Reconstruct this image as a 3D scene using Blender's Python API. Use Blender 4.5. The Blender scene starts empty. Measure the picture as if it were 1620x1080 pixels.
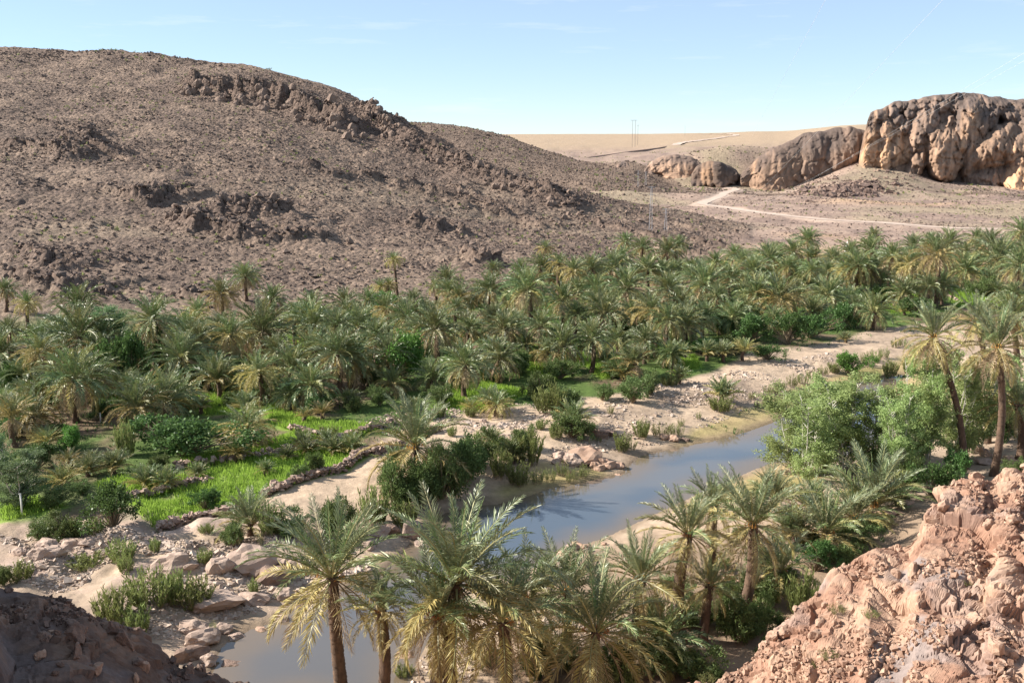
import bpy, math, random
import numpy as np
from mathutils import Vector, Matrix
random.seed(7)
RNG = np.random.default_rng(11)
scene = bpy.context.scene
# ------------------------------------------------------------------ camera, sky, sun, exposure
F = 1590.0                      # focal length in pixels of the 1620 px wide photograph
PITCH = math.radians(11.5)
CAMZ = 24.0
cam_d = bpy.data.cameras.new('camera')
cam = bpy.data.objects.new('camera', cam_d)
scene.collection.objects.link(cam)
cam.location = (0, 0, CAMZ)
cam.rotation_euler = (math.radians(90) - PITCH, 0, 0)
cam_d.sensor_width = 36.0
cam_d.lens = F / 1620 * 36.0
cam_d.clip_start = 0.5
cam_d.clip_end = 20000
scene.camera = cam

SUN_EL = math.radians(33)
SUN_AZ = math.radians(-83)      # measured from +Y (view direction) towards +X: sun stands to the left
sun_vec = Vector((math.sin(SUN_AZ) * math.cos(SUN_EL), math.cos(SUN_AZ) * math.cos(SUN_EL), math.sin(SUN_EL)))
sun_d = bpy.data.lights.new('sun', 'SUN')
sun_d.energy = 5.0
sun_d.angle = math.radians(0.53)
sun_d.color = (1.0, 0.93, 0.83)
sun = bpy.data.objects.new('sun', sun_d)
sun.rotation_euler = sun_vec.to_track_quat('Z', 'Y').to_euler()
sun.location = (-60, 0, 80)
scene.collection.objects.link(sun)

world = bpy.data.worlds.new('World')
scene.world = world
world.use_nodes = True
wt = world.node_tree
for n in list(wt.nodes):
    wt.nodes.remove(n)
wo = wt.nodes.new('ShaderNodeOutputWorld')
wb = wt.nodes.new('ShaderNodeBackground')
wsky = wt.nodes.new('ShaderNodeTexSky')
wsky.sky_type = 'NISHITA'
wsky.sun_disc = False
wsky.sun_elevation = SUN_EL
wsky.sun_rotation = SUN_AZ
wsky.altitude = 0
wsky.air_density = 0.7
wsky.dust_density = 0.0
wsky.ozone_density = 5.0
wb.inputs['Strength'].default_value = 0.085
# a few thin cirrus streaks, as a property of the sky in every direction near the horizon
wtc = wt.nodes.new('ShaderNodeTexCoord')
wmp = wt.nodes.new('ShaderNodeMapping'); wmp.inputs['Scale'].default_value = (2.2, 2.2, 22.0)
wno = wt.nodes.new('ShaderNodeTexNoise'); wno.inputs['Scale'].default_value = 3.3; wno.inputs['Detail'].default_value = 6; wno.inputs['Roughness'].default_value = .62
wcr = wt.nodes.new('ShaderNodeValToRGB'); wcr.color_ramp.elements[0].position = .57; wcr.color_ramp.elements[1].position = .82
wcr.color_ramp.elements[1].color = (.4, .4, .4, 1)
wmx = wt.nodes.new('ShaderNodeMixRGB'); wmx.inputs['Color2'].default_value = (5.6, 6.0, 6.3, 1)
wt.links.new(wtc.outputs['Generated'], wmp.inputs['Vector'])
wt.links.new(wmp.outputs['Vector'], wno.inputs['Vector'])
wt.links.new(wno.outputs['Fac'], wcr.inputs['Fac'])
wt.links.new(wcr.outputs['Color'], wmx.inputs['Fac'])
# thin even veil of high haze, all over the sky
wvl = wt.nodes.new('ShaderNodeMixRGB'); wvl.inputs['Fac'].default_value = .42; wvl.inputs['Color2'].default_value = (4.1, 4.7, 5.0, 1)
wt.links.new(wsky.outputs['Color'], wvl.inputs['Color1'])
wt.links.new(wvl.outputs['Color'], wmx.inputs['Color1'])
wt.links.new(wmx.outputs['Color'], wb.inputs['Color'])
wt.links.new(wb.outputs['Background'], wo.inputs['Surface'])

scene.view_settings.view_transform = 'Standard'
scene.view_settings.look = 'None'
scene.view_settings.exposure = 1.15
scene.view_settings.gamma = 1
scene.view_settings.use_curve_mapping = False
scene.render.engine = 'CYCLES'
scene.cycles.max_bounces = 6
scene.cycles.diffuse_bounces = 3
scene.cycles.glossy_bounces = 2
scene.cycles.transmission_bounces = 2

# ------------------------------------------------------------------ camera geometry helpers
CP, SP = math.cos(PITCH), math.sin(PITCH)
def ray(px, py):
    up = (540 - py) / F
    return (px - 810) / F, CP + SP * up, -SP + CP * up
def at_y(px, py, Y):
    dx, dy, dz = ray(px, py)
    return dx / dy * Y, Y, CAMZ + dz / dy * Y
def a_of(px, py):
    dx, dy, dz = ray(px, py)
    return dx / dy
def z_of(py, Y):
    dx, dy, dz = ray(810, py)
    return CAMZ + dz / dy * Y
def plane(px, py, z=0.0):
    dx, dy, dz = ray(px, py)
    t = (z - CAMZ) / dz
    return dx * t, dy * t
def project(x, y, z):
    f = y * CP - (z - CAMZ) * SP
    u = y * SP + (z - CAMZ) * CP
    return 810 + F * x / f, 540 - F * u / f, f

# ------------------------------------------------------------------ numpy noise
def _hash(ix, iy, iz, seed):
    h = (ix.astype(np.int64) * 374761393 + iy.astype(np.int64) * 668265263 + iz.astype(np.int64) * 2147483647 + seed * 974634777) & 0xFFFFFFFF
    h = ((h ^ (h >> 13)) * 1274126177) & 0xFFFFFFFF
    h = ((h ^ (h >> 16)) * 2246822519) & 0xFFFFFFFF
    h = h ^ (h >> 15)
    return h.astype(np.float64) / 4294967295.0
def vnoise(x, y, z=None, seed=0):
    x = np.asarray(x, float); y = np.asarray(y, float)
    z = np.zeros_like(x) if z is None else np.asarray(z, float)
    ix, iy, iz = np.floor(x), np.floor(y), np.floor(z)
    fx, fy, fz = x - ix, y - iy, z - iz
    fx = fx * fx * fx * (fx * (fx * 6 - 15) + 10); fy = fy * fy * fy * (fy * (fy * 6 - 15) + 10); fz = fz * fz * (3 - 2 * fz)
    flat = not np.any(fz)
    r = 0
    for k in ((0,) if flat else (0, 1)):
        wz = (1 - fz) if k == 0 else fz
        for j in (0, 1):
            wy = (1 - fy) if j == 0 else fy
            for i in (0, 1):
                wx = (1 - fx) if i == 0 else fx
                r = r + wx * wy * wz * _hash(ix + i, iy + j, iz + k, seed)
    return r * 2 - 1
def fbm(x, y, z=None, octv=4, seed=0, gain=.5, lac=2.03):
    r = 0; a = 1.0; n = 0
    for o in range(octv):
        r = r + a * vnoise(x, y, z, seed + o * 17); n += a
        x = x * lac + 13.7; y = y * lac - 7.1
        if z is not None: z = z * lac + 3.3
        a *= gain
    return r / n
def worley(x, y, z=None, seed=0):
    x = np.asarray(x, float); y = np.asarray(y, float)
    three = z is not None
    z = np.zeros_like(x) if z is None else np.asarray(z, float)
    ix, iy, iz = np.floor(x), np.floor(y), np.floor(z)
    f1 = np.full(x.shape, 9.0); f2 = np.full(x.shape, 9.0); cid = np.zeros(x.shape)
    for k in ((-1, 0, 1) if three else (0,)):
        for j in (-1, 0, 1):
            for i in (-1, 0, 1):
                cx, cy, cz = ix + i, iy + j, iz + k
                px = cx + _hash(cx, cy, cz, seed); py = cy + _hash(cx, cy, cz, seed + 1)
                d = (px - x) ** 2 + (py - y) ** 2
                if three:
                    d = d + (cz + _hash(cx, cy, cz, seed + 2) - z) ** 2
                c = _hash(cx, cy, cz, seed + 3)
                m = d < f1
                f2 = np.where(m, f1, np.minimum(f2, d)); cid = np.where(m, c, cid); f1 = np.where(m, d, f1)
    return np.sqrt(f1), np.sqrt(f2), cid
def facets(x, y, z, seed, tilt=1.0):
    """cellular blocks, each with its own tilted face: returns height in cell units, edge distance, id"""
    ix, iy, iz = np.floor(x), np.floor(y), np.floor(z)
    f1 = np.full(x.shape, 9.0); f2 = np.full(x.shape, 9.0); cid = np.zeros(x.shape); h = np.zeros(x.shape)
    for k in (-1, 0, 1):
        for j in (-1, 0, 1):
            for i in (-1, 0, 1):
                cx, cy, cz = ix + i, iy + j, iz + k
                ax = x - cx - _hash(cx, cy, cz, seed); ay = y - cy - _hash(cx, cy, cz, seed + 1); az = z - cz - _hash(cx, cy, cz, seed + 2)
                d = ax * ax + ay * ay + az * az
                c = _hash(cx, cy, cz, seed + 3)
                hh = (c - .5) + tilt * ((_hash(cx, cy, cz, seed + 4) - .5) * ax + (_hash(cx, cy, cz, seed + 5) - .5) * ay + (_hash(cx, cy, cz, seed + 6) - .5) * az)
                m = d < f1
                f2 = np.where(m, f1, np.minimum(f2, d)); cid = np.where(m, c, cid); h = np.where(m, hh, h); f1 = np.where(m, d, f1)
    return h, np.sqrt(f2) - np.sqrt(f1), cid
def sstep(a, b, x):
    t = np.clip((x - a) / (b - a), 0, 1)
    return t * t * (3 - 2 * t)

def poly_sd(P, x, y):
    """signed distance to a closed polygon, negative inside"""
    P = np.asarray(P, float); x = np.asarray(x, float); y = np.asarray(y, float)
    d = np.full(x.shape, 1e18); ins = np.zeros(x.shape, bool)
    n = len(P)
    for i in range(n):
        ax, ay = P[i]; bx, by = P[(i + 1) % n]
        ex, ey = bx - ax, by - ay
        t = np.clip(((x - ax) * ex + (y - ay) * ey) / (ex * ex + ey * ey + 1e-12), 0, 1)
        d = np.minimum(d, (x - ax - t * ex) ** 2 + (y - ay - t * ey) ** 2)
        if ay != by:
            c = ((ay > y) != (by > y)) & (x < (bx - ax) * (y - ay) / (by - ay) + ax)
            ins ^= c
    d = np.sqrt(d)
    return np.where(ins, -d, d)
def line_sd(P, x, y):
    """distance to an open polyline, side (+ left of travel), and parameter 0..1"""
    P = np.asarray(P, float); x = np.asarray(x, float); y = np.asarray(y, float)
    d = np.full(x.shape, 1e18); side = np.ones(x.shape); par = np.zeros(x.shape)
    n = len(P) - 1
    for i in range(n):
        ax, ay = P[i]; bx, by = P[i + 1]
        ex, ey = bx - ax, by - ay
        tr = ((x - ax) * ex + (y - ay) * ey) / (ex * ex + ey * ey + 1e-12)
        t = np.clip(tr, 0, 1)
        q = (x - ax - t * ex) ** 2 + (y - ay - t * ey) ** 2
        m = q < d
        s = np.sign(ex * (y - ay) - ey * (x - ax))
        side = np.where(m, s, side); par = np.where(m, (i + t) / n, par); d = np.where(m, q, d)
    return np.sqrt(d), side, par

# ------------------------------------------------------------------ materials
def new_mat(name):
    m = bpy.data.materials.new(name); m.use_nodes = True
    nt = m.node_tree
    return m, nt, nt.nodes['Principled BSDF']
def add(nt, t, **kw):
    n = nt.nodes.new(t)
    for k, v in kw.items():
        if k in n.inputs.keys(): n.inputs[k].default_value = v
        else: setattr(n, k, v)
    return n
def noise_node(nt, scale, detail=5, rough=.55, coord='Object', vec_scale=None):
    tc = add(nt, 'ShaderNodeTexCoord')
    n = add(nt, 'ShaderNodeTexNoise', Scale=scale, Detail=detail, Roughness=rough)
    if vec_scale:
        mp = add(nt, 'ShaderNodeMapping'); mp.inputs['Scale'].default_value = vec_scale
        nt.links.new(tc.outputs[coord], mp.inputs['Vector']); nt.links.new(mp.outputs['Vector'], n.inputs['Vector'])
    else:
        nt.links.new(tc.outputs[coord], n.inputs['Vector'])
    return n
def mult_by_noise(nt, color_out, noise_out, lo, hi, fac=1.0):
    r = add(nt, 'ShaderNodeMapRange'); r.inputs['From Min'].default_value = .3; r.inputs['From Max'].default_value = .7
    r.inputs['To Min'].default_value = lo; r.inputs['To Max'].default_value = hi
    nt.links.new(noise_out, r.inputs['Value'])
    v = add(nt, 'ShaderNodeVectorMath', operation='SCALE')
    nt.links.new(color_out, v.inputs[0]); nt.links.new(r.outputs[0], v.inputs['Scale'])
    return v.outputs[0]
def bump(nt, bs, h_out, strength, dist):
    b = add(nt, 'ShaderNodeBump'); b.inputs['Strength'].default_value = strength; b.inputs['Distance'].default_value = dist
    nt.links.new(h_out, b.inputs['Height']); nt.links.new(b.outputs[0], bs.inputs['Normal'])
    return b
def vcol_mat(name, rough, nscale, lo, hi, bstr, bdist, bscale):
    m, nt, bs = new_mat(name)
    at = add(nt, 'ShaderNodeAttribute', attribute_name='Col')
    n1 = noise_node(nt, nscale, 6, .65)
    c = mult_by_noise(nt, at.outputs['Color'], n1.outputs['Fac'], lo, hi)
    nt.links.new(c, bs.inputs['Base Color'])
    bs.inputs['Roughness'].default_value = rough
    bs.inputs['Specular IOR Level'].default_value = .2
    n2 = noise_node(nt, bscale, 8, .7)
    bump(nt, bs, n2.outputs['Fac'], bstr, bdist)
    return m
M = {}
def terrain_mat():
    m, nt, bs = new_mat('terrain')
    at = add(nt, 'ShaderNodeAttribute', attribute_name='Col')
    n1 = noise_node(nt, 1.3, 7, .7)
    c = mult_by_noise(nt, at.outputs['Color'], n1.outputs['Fac'], .72, 1.26)
    tc = add(nt, 'ShaderNodeTexCoord')
    vo = add(nt, 'ShaderNodeTexVoronoi', Scale=1.25); nt.links.new(tc.outputs['Object'], vo.inputs['Vector'])
    sp = add(nt, 'ShaderNodeSeparateColor'); nt.links.new(vo.outputs['Color'], sp.inputs[0])
    mr = add(nt, 'ShaderNodeMapRange'); mr.inputs['To Min'].default_value = .68; mr.inputs['To Max'].default_value = 1.22
    nt.links.new(sp.outputs[0], mr.inputs['Value'])
    mx = add(nt, 'ShaderNodeMix'); mx.data_type = 'FLOAT'
    nt.links.new(at.outputs['Alpha'], mx.inputs[0]); mx.inputs[2].default_value = 1.0; nt.links.new(mr.outputs[0], mx.inputs[3])
    v = add(nt, 'ShaderNodeVectorMath', operation='SCALE'); nt.links.new(c, v.inputs[0]); nt.links.new(mx.outputs[0], v.inputs['Scale'])
    nt.links.new(v.outputs[0], bs.inputs['Base Color'])
    bs.inputs['Roughness'].default_value = .95; bs.inputs['Specular IOR Level'].default_value = .15
    n2 = noise_node(nt, 2.2, 8, .72)
    inv = add(nt, 'ShaderNodeMath', operation='MULTIPLY_ADD'); inv.inputs[1].default_value = -1.1; inv.inputs[2].default_value = .8
    nt.links.new(vo.outputs['Distance'], inv.inputs[0])
    ia = add(nt, 'ShaderNodeMath', operation='MULTIPLY'); nt.links.new(inv.outputs[0], ia.inputs[0]); nt.links.new(at.outputs['Alpha'], ia.inputs[1])
    ad = add(nt, 'ShaderNodeMath', operation='ADD'); nt.links.new(ia.outputs[0], ad.inputs[0]); nt.links.new(n2.outputs['Fac'], ad.inputs[1])
    b = bump(nt, bs, ad.outputs[0], .9, .2)
    ds = add(nt, 'ShaderNodeMath', operation='MULTIPLY_ADD'); ds.inputs[1].default_value = .38; ds.inputs[2].default_value = .10
    nt.links.new(at.outputs['Alpha'], ds.inputs[0]); nt.links.new(ds.outputs[0], b.inputs['Distance'])
    return m
M['terrain'] = terrain_mat()
M['cliff'] = vcol_mat('cliff', .9, 7.0, .82, 1.18, .8, .03, 9.0)
M['dome'] = vcol_mat('dome_rock', .9, .5, .85, 1.15, .8, .5, .5)
def rock_mat(name, cols, nscale=1.5, bdist=.05, bscale=6):
    m, nt, bs = new_mat(name)
    oi = add(nt, 'ShaderNodeObjectInfo')
    geo = add(nt, 'ShaderNodeNewGeometry')
    n = noise_node(nt, nscale, 6, .65)
    ramp = add(nt, 'ShaderNodeValToRGB')
    e = ramp.color_ramp.elements
    e[0].position = .3; e[0].color = (*cols[0], 1); e[1].position = .68; e[1].color = (*cols[2], 1)
    mid = e.new(.5); mid.color = (*cols[1], 1)
    ad = add(nt, 'ShaderNodeMath', operation='ADD')
    ri = add(nt, 'ShaderNodeMath', operation='MULTIPLY_ADD'); ri.inputs[1].default_value = .36; ri.inputs[2].default_value = -.18
    nt.links.new(geo.outputs['Random Per Island'], ri.inputs[0])
    nt.links.new(n.outputs['Fac'], ad.inputs[0]); nt.links.new(ri.outputs[0], ad.inputs[1])
    nt.links.new(ad.outputs[0], ramp.inputs['Fac'])
    nt.links.new(ramp.outputs[0], bs.inputs['Base Color'])
    bs.inputs['Roughness'].default_value = .9; bs.inputs['Specular IOR Level'].default_value = .2
    n2 = noise_node(nt, bscale, 8, .7)
    bump(nt, bs, n2.outputs['Fac'], .8, bdist)
    return m
M['hill_rock'] = rock_mat('hill_rock', [(.085, .063, .055), (.145, .108, .088), (.23, .165, .128)], 1.0, .1, 3)
M['river_rock'] = rock_mat('river_rock', [(.20, .14, .115), (.31, .225, .18), (.41, .31, .25)], 1.2, .06, 5)
M['pink_rock'] = rock_mat('pink_rock', [(.23, .135, .095), (.33, .21, .15), (.41, .28, .205)], 2.0, .02, 12)
M['pebble'] = rock_mat('pebble', [(.27, .205, .16), (.38, .30, .245), (.50, .41, .34)], 2.0, .01, 20)
M['dark_rock'] = rock_mat('dark_rock', [(.09, .06, .05), (.17, .12, .10), (.26, .18, .14)], 1.0, .1, 3)

def leaf_mat(name, col, var=.25, rough=.5, trans=.35, tip=None):
    m, nt, bs = new_mat(name)
    geo = add(nt, 'ShaderNodeNewGeometry'); oi = add(nt, 'ShaderNodeObjectInfo')
    hs = add(nt, 'ShaderNodeHueSaturation'); hs.inputs['Color'].default_value = (*col, 1)
    v = add(nt, 'ShaderNodeMapRange'); v.inputs['To Min'].default_value = 1 - var; v.inputs['To Max'].default_value = 1 + var
    nt.links.new(geo.outputs['Random Per Island'], v.inputs['Value'])
    v2 = add(nt, 'ShaderNodeMapRange'); v2.inputs['To Min'].default_value = .82; v2.inputs['To Max'].default_value = 1.2
    nt.links.new(oi.outputs['Random'], v2.inputs['Value'])
    mm = add(nt, 'ShaderNodeMath', operation='MULTIPLY')
    nt.links.new(v.outputs[0], mm.inputs[0]); nt.links.new(v2.outputs[0], mm.inputs[1])
    nt.links.new(mm.outputs[0], hs.inputs['Value'])
    h2 = add(nt, 'ShaderNodeMapRange'); h2.inputs['To Min'].default_value = .485; h2.inputs['To Max'].default_value = .515
    nt.links.new(oi.outputs['Random'], h2.inputs['Value']); nt.links.new(h2.outputs[0], hs.inputs['Hue'])
    nt.links.new(hs.outputs[0], bs.inputs['Base Color'])
    bs.inputs['Roughness'].default_value = rough
    bs.inputs['Specular IOR Level'].default_value = .5 if 'palm' in name else .2
    tr = add(nt, 'ShaderNodeBsdfTranslucent'); nt.links.new(hs.outputs[0], tr.inputs['Color'])
    mx = add(nt, 'ShaderNodeMixShader'); mx.inputs['Fac'].default_value = trans
    nt.links.new(bs.outputs[0], mx.inputs[1]); nt.links.new(tr.outputs[0], mx.inputs[2])
    nt.links.new(mx.outputs[0], nt.nodes['Material Output'].inputs['Surface'])
    return m
M['frond'] = leaf_mat('palm_green', (.170, .215, .082), .10, .42, .2)
M['frond_grey'] = leaf_mat('palm_grey_green', (.21, .24, .13), .10, .4, .2)
M['frond_olive'] = leaf_mat('palm_olive', (.25, .25, .09), .10, .42, .2)
M['frond_young'] = leaf_mat('palm_young', (.142, .200, .080), .10, .40, .2)
M['frond_old'] = leaf_mat('palm_old', (.40, .32, .12), .25, .5, .3)
M['frond_dead'] = leaf_mat('palm_dead', (.44, .33, .20), .3, .7, .25)
M['rachis'] = leaf_mat('palm_rachis', (.32, .30, .14), .1, .5, .1)
M['rachis_dead'] = leaf_mat('palm_rachis_dead', (.33, .24, .14), .1, .6, .05)
M['oleander'] = leaf_mat('oleander_leaf', (.120, .165, .055), .35, .5, .3)
M['oleander_light'] = leaf_mat('oleander_light_leaf', (.21, .25, .085), .35, .5, .35)
M['fig'] = leaf_mat('fig_leaf', (.12, .225, .05), .35, .45, .35)
M['fig_dark'] = leaf_mat('fig_dark_leaf', (.085, .15, .045), .35, .45, .3)
M['poplar'] = leaf_mat('poplar_leaf', (.33, .41, .165), .3, .5, .45)
M['pale_leaf'] = leaf_mat('pale_leaf', (.15, .22, .10), .3, .5, .4)
M['wheat'] = leaf_mat('wheat_leaf', (.27, .41, .07), .25, .5, .45)
M['reed'] = leaf_mat('reed_leaf', (.20, .22, .08), .3, .6, .35)
def bark_mat(name, c1, c2, scale=6, bd=.03):
    m, nt, bs = new_mat(name)
    n = noise_node(nt, scale, 6, .7, vec_scale=(1, 1, .5))
    r = add(nt, 'ShaderNodeValToRGB'); e = r.color_ramp.elements
    e[0].position = .3; e[0].color = (*c1, 1); e[1].position = .7; e[1].color = (*c2, 1)
    nt.links.new(n.outputs['Fac'], r.inputs['Fac']); nt.links.new(r.outputs[0], bs.inputs['Base Color'])
    bs.inputs['Roughness'].default_value = .95
    bump(nt, bs, n.outputs['Fac'], .8, bd)
    return m
M['palm_bark'] = bark_mat('palm_bark', (.05, .032, .022), (.17, .105, .068), 5, .06)
M['pale_bark'] = bark_mat('pale_bark', (.42, .39, .33), (.62, .58, .5), 8, .01)
M['twig'] = bark_mat('twig', (.16, .12, .08), (.3, .24, .16), 8, .01)
M['dirt_road'] = rock_mat('dirt_road', [(.40, .31, .25), (.47, .365, .30), (.53, .42, .345)], .6, .02, 6)
M['fruit'] = leaf_mat('date_stalk', (.50, .24, .07), .2, .6, .1)
m, nt, bs = new_mat('water')
n = noise_node(nt, .12, 5, .6, vec_scale=(.5, 1.4, 1))
r = add(nt, 'ShaderNodeValToRGB'); e = r.color_ramp.elements
e[0].position = .35; e[0].color = (.125, .145, .165, 1); e[1].position = .65; e[1].color = (.175, .175, .172, 1)
nt.links.new(n.outputs['Fac'], r.inputs['Fac'])
tcw = add(nt, 'ShaderNodeTexCoord'); sx = add(nt, 'ShaderNodeSeparateXYZ'); nt.links.new(tcw.outputs['Object'], sx.inputs[0])
mrw = add(nt, 'ShaderNodeMapRange'); mrw.inputs['From Min'].default_value = 56; mrw.inputs['From Max'].default_value = 50; nt.links.new(sx.outputs['Y'], mrw.inputs['Value'])
mw = add(nt, 'ShaderNodeMixRGB'); mw.inputs['Color2'].default_value = (.185, .150, .122, 1); nt.links.new(mrw.outputs[0], mw.inputs['Fac']); nt.links.new(r.outputs[0], mw.inputs['Color1'])
wat_ = add(nt, 'ShaderNodeAttribute', attribute_name='Col'); nt.links.new(wat_.outputs['Color'], bs.inputs['Base Color'])
bs.inputs['Roughness'].default_value = .02; bs.inputs['IOR'].default_value = 1.75
n2 = noise_node(nt, 1.6, 4, .55, vec_scale=(1, 2.2, 1)); bump(nt, bs, n2.outputs['Fac'], .09, .02)
M['water'] = m
def plain(name, col, rough=.6, metal=0):
    m, nt, bs = new_mat(name)
    n = noise_node(nt, 20, 3, .5)
    rgb = add(nt, 'ShaderNodeRGB'); rgb.outputs[0].default_value = (*col, 1)
    nt.links.new(mult_by_noise(nt, rgb.outputs[0], n.outputs['Fac'], .85, 1.1), bs.inputs['Base Color'])
    bs.inputs['Roughness'].default_value = rough; bs.inputs['Metallic'].default_value = metal
    return m
M['white_paint'] = plain('white_paint', (.75, .74, .70))
M['pole_wood'] = plain('pole_wood', (.2, .17, .15))
M['steel'] = plain('galvanised_steel', (.38, .38, .40), .5)
M['wire'] = plain('wire', (.7, .7, .72), .5)

# ------------------------------------------------------------------ mesh helpers
def mk_mesh(name, V, quads=None, tris=None, mats=(), qm=None, tm=None, col=None, smooth=True):
    V = np.asarray(V, np.float32).reshape(-1, 3)
    nq = 0 if quads is None else len(quads); ntri = 0 if tris is None else len(tris)
    me = bpy.data.meshes.new(name)
    me.vertices.add(len(V)); me.vertices.foreach_set('co', V.ravel())
    parts = []
    if nq: parts.append(np.asarray(quads, np.int32).ravel())
    if ntri: parts.append(np.asarray(tris, np.int32).ravel())
    li = np.concatenate(parts)
    me.loops.add(len(li)); me.loops.foreach_set('vertex_index', li)
    tot = np.concatenate([np.full(nq, 4, np.int32), np.full(ntri, 3, np.int32)])
    st = np.concatenate([[0], np.cumsum(tot)[:-1]]).astype(np.int32)
    me.polygons.add(nq + ntri)
    me.polygons.foreach_set('loop_start', st)
    me.polygons.foreach_set('loop_total', tot)
    mi = np.zeros(nq + ntri, np.int32)
    if qm is not None: mi[:nq] = qm
    if tm is not None: mi[nq:] = tm
    me.polygons.foreach_set('material_index', mi)
    me.polygons.foreach_set('use_smooth', np.full(nq + ntri, bool(smooth)))
    for m_ in mats: me.materials.append(m_)
    if col is not None:
        ca = me.color_attributes.new('Col', 'FLOAT_COLOR', 'POINT')
        c4 = np.ones((len(V), 4), np.float32); c4[:, :np.asarray(col).shape[1]] = col
        ca.data.foreach_set('color', c4.ravel())
    me.update(calc_edges=True)
    return me
def link(name, me, parent=None, loc=None, label=None, cat=None, group=None, kind=None):
    o = bpy.data.objects.new(name, me)
    scene.collection.objects.link(o)
    if parent is not None: o.parent = parent
    if loc is not None: o.location = loc
    tag(o, label, cat, group, kind)
    return o
def tag(o, label=None, cat=None, group=None, kind=None):
    if label: o['label'] = label
    if cat: o['category'] = cat
    if group: o['group'] = group
    if kind: o['kind'] = kind
def grid_quads(nr, nc):
    i = np.arange(nr - 1)[:, None] * nc + np.arange(nc - 1)[None, :]
    return np.stack([i, i + 1, i + 1 + nc, i + nc], -1).reshape(-1, 4)
class MB:
    def __init__(s): s.V = []; s.Q = []; s.T = []; s.qm = []; s.tm = []; s.n = 0
    def add(s, V, Q=None, T=None, m=0):
        V = np.asarray(V, float).reshape(-1, 3)
        if Q is not None and len(Q): s.Q.append(np.asarray(Q, int).reshape(-1, 4) + s.n); s.qm.append(np.full(len(s.Q[-1]), m))
        if T is not None and len(T): s.T.append(np.asarray(T, int).reshape(-1, 3) + s.n); s.tm.append(np.full(len(s.T[-1]), m))
        s.V.append(V); s.n += len(V)
    def tube(s, P, R, sides=5, m=0, cap=True):
        P = np.asarray(P, float); R = np.broadcast_to(np.asarray(R, float), (len(P),))
        Tn = np.gradient(P, axis=0); Tn /= np.linalg.norm(Tn, axis=1)[:, None] + 1e-9
        ref = np.where(np.abs(Tn[:, 2:3]) > .9, np.array([[1., 0, 0]]), np.array([[0, 0, 1.]]))
        if np.any(np.abs(Tn[:, 2]) > .9): ref = np.broadcast_to(np.array([[1., 0.02, 0]]), Tn.shape)
        A = np.cross(Tn, ref); A /= np.linalg.norm(A, axis=1)[:, None] + 1e-9
        B = np.cross(Tn, A)
        th = np.arange(sides) / sides * 2 * np.pi
        V = P[:, None, :] + R[:, None, None] * (np.cos(th)[None, :, None] * A[:, None, :] + np.sin(th)[None, :, None] * B[:, None, :])
        n = len(P)
        i = np.arange(n - 1)[:, None] * sides; j = np.arange(sides)[None, :]
        Q = np.stack([i + j, i + (j + 1) % sides, i + sides + (j + 1) % sides, i + sides + j], -1).reshape(-1, 4)
        T = []
        V = V.reshape(-1, 3)
        if cap:
            V = np.vstack([V, P[0:1], P[-1:]])
            c0, c1 = n * sides, n * sides + 1
            T = [[c0, (k + 1) % sides, k] for k in range(sides)] + [[c1, (n - 1) * sides + k, (n - 1) * sides + (k + 1) % sides] for k in range(sides)]
        s.add(V, Q, T, m)
    def box(s, c, h, m=0, R=None):
        V = np.array([[x, y, z] for z in (-1, 1) for y in (-1, 1) for x in (-1, 1)], float) * np.asarray(h)
        if R is not None: V = V @ np.asarray(R).T
        s.add(V + np.asarray(c), [[0, 2, 3, 1], [4, 5, 7, 6], [0, 1, 5, 4], [2, 6, 7, 3], [0, 4, 6, 2], [1, 3, 7, 5]], None, m)
    def mesh(s, name, mats, smooth=False, col=None):
        return mk_mesh(name, np.vstack(s.V), np.vstack(s.Q) if s.Q else None, np.vstack(s.T) if s.T else None, mats,
                       np.concatenate(s.qm) if s.qm else None, np.concatenate(s.tm) if s.tm else None, col, smooth)

# ------------------------------------------------------------------ terrain
FLOOR = 1.0
px_cols = [-900, 0, 600, 1000, 1100, 1200, 1350, 1500, 1620, 2500]
tab = {
 -900: [(215,400),(350,325),(500,285),(800,250),(1300,226),(2500,214.5),(9000,213)],
 0: [(215,400),(350,325),(500,285),(800,250),(1300,226),(2500,214.5),(9000,213)],
 600: [(215,402),(350,325),(500,285),(800,250),(1300,226),(2500,214.5),(9000,213)],
 1000: [(215,402),(300,350),(350,325),(500,285),(800,250),(1300,228),(2500,213.5),(9000,212)],
 1100: [(215,402),(300,348),(420,310),(600,272),(900,240),(1500,220),(2500,211),(9000,211)],
 1200: [(215,402),(300,348),(400,318),(470,298),(600,275),(900,243),(1500,216),(2500,208),(9000,209)],
 1350: [(215,400),(300,350),(380,318),(430,280),(460,262),(520,252),(800,240),(1500,201),(2500,197),(9000,200)],
 1500: [(215,398),(290,358),(380,322),(430,298),(450,288),(560,250),(1500,195),(2500,190),(9000,195)],
 1620: [(215,395),(290,358),(380,330),(430,312),(450,302),(560,240),(1500,190),(2500,188),(9000,190)],
 2500: [(215,395),(290,360),(380,330),(440,305),(560,240),(1500,190),(2500,188),(9000,190)],
}
YK = np.array([60,120,200,215,250,300,340,380,400,430,460,500,550,600,700,800,1000,1300,1600,2000,2500,4000,9000.])
ZT = np.zeros((len(px_cols), len(YK)))
for i, p in enumerate(px_cols):
    ks = tab[p]
    yy = np.array([150, 200] + [k[0] for k in ks], float)
    zz = np.array([FLOOR, FLOOR] + [max(FLOOR, z_of(k[1], k[0])) for k in ks])
    ZT[i] = np.interp(YK, yy, zz)
AC = np.array([(p - 810) / F / CP for p in px_cols])
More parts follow.
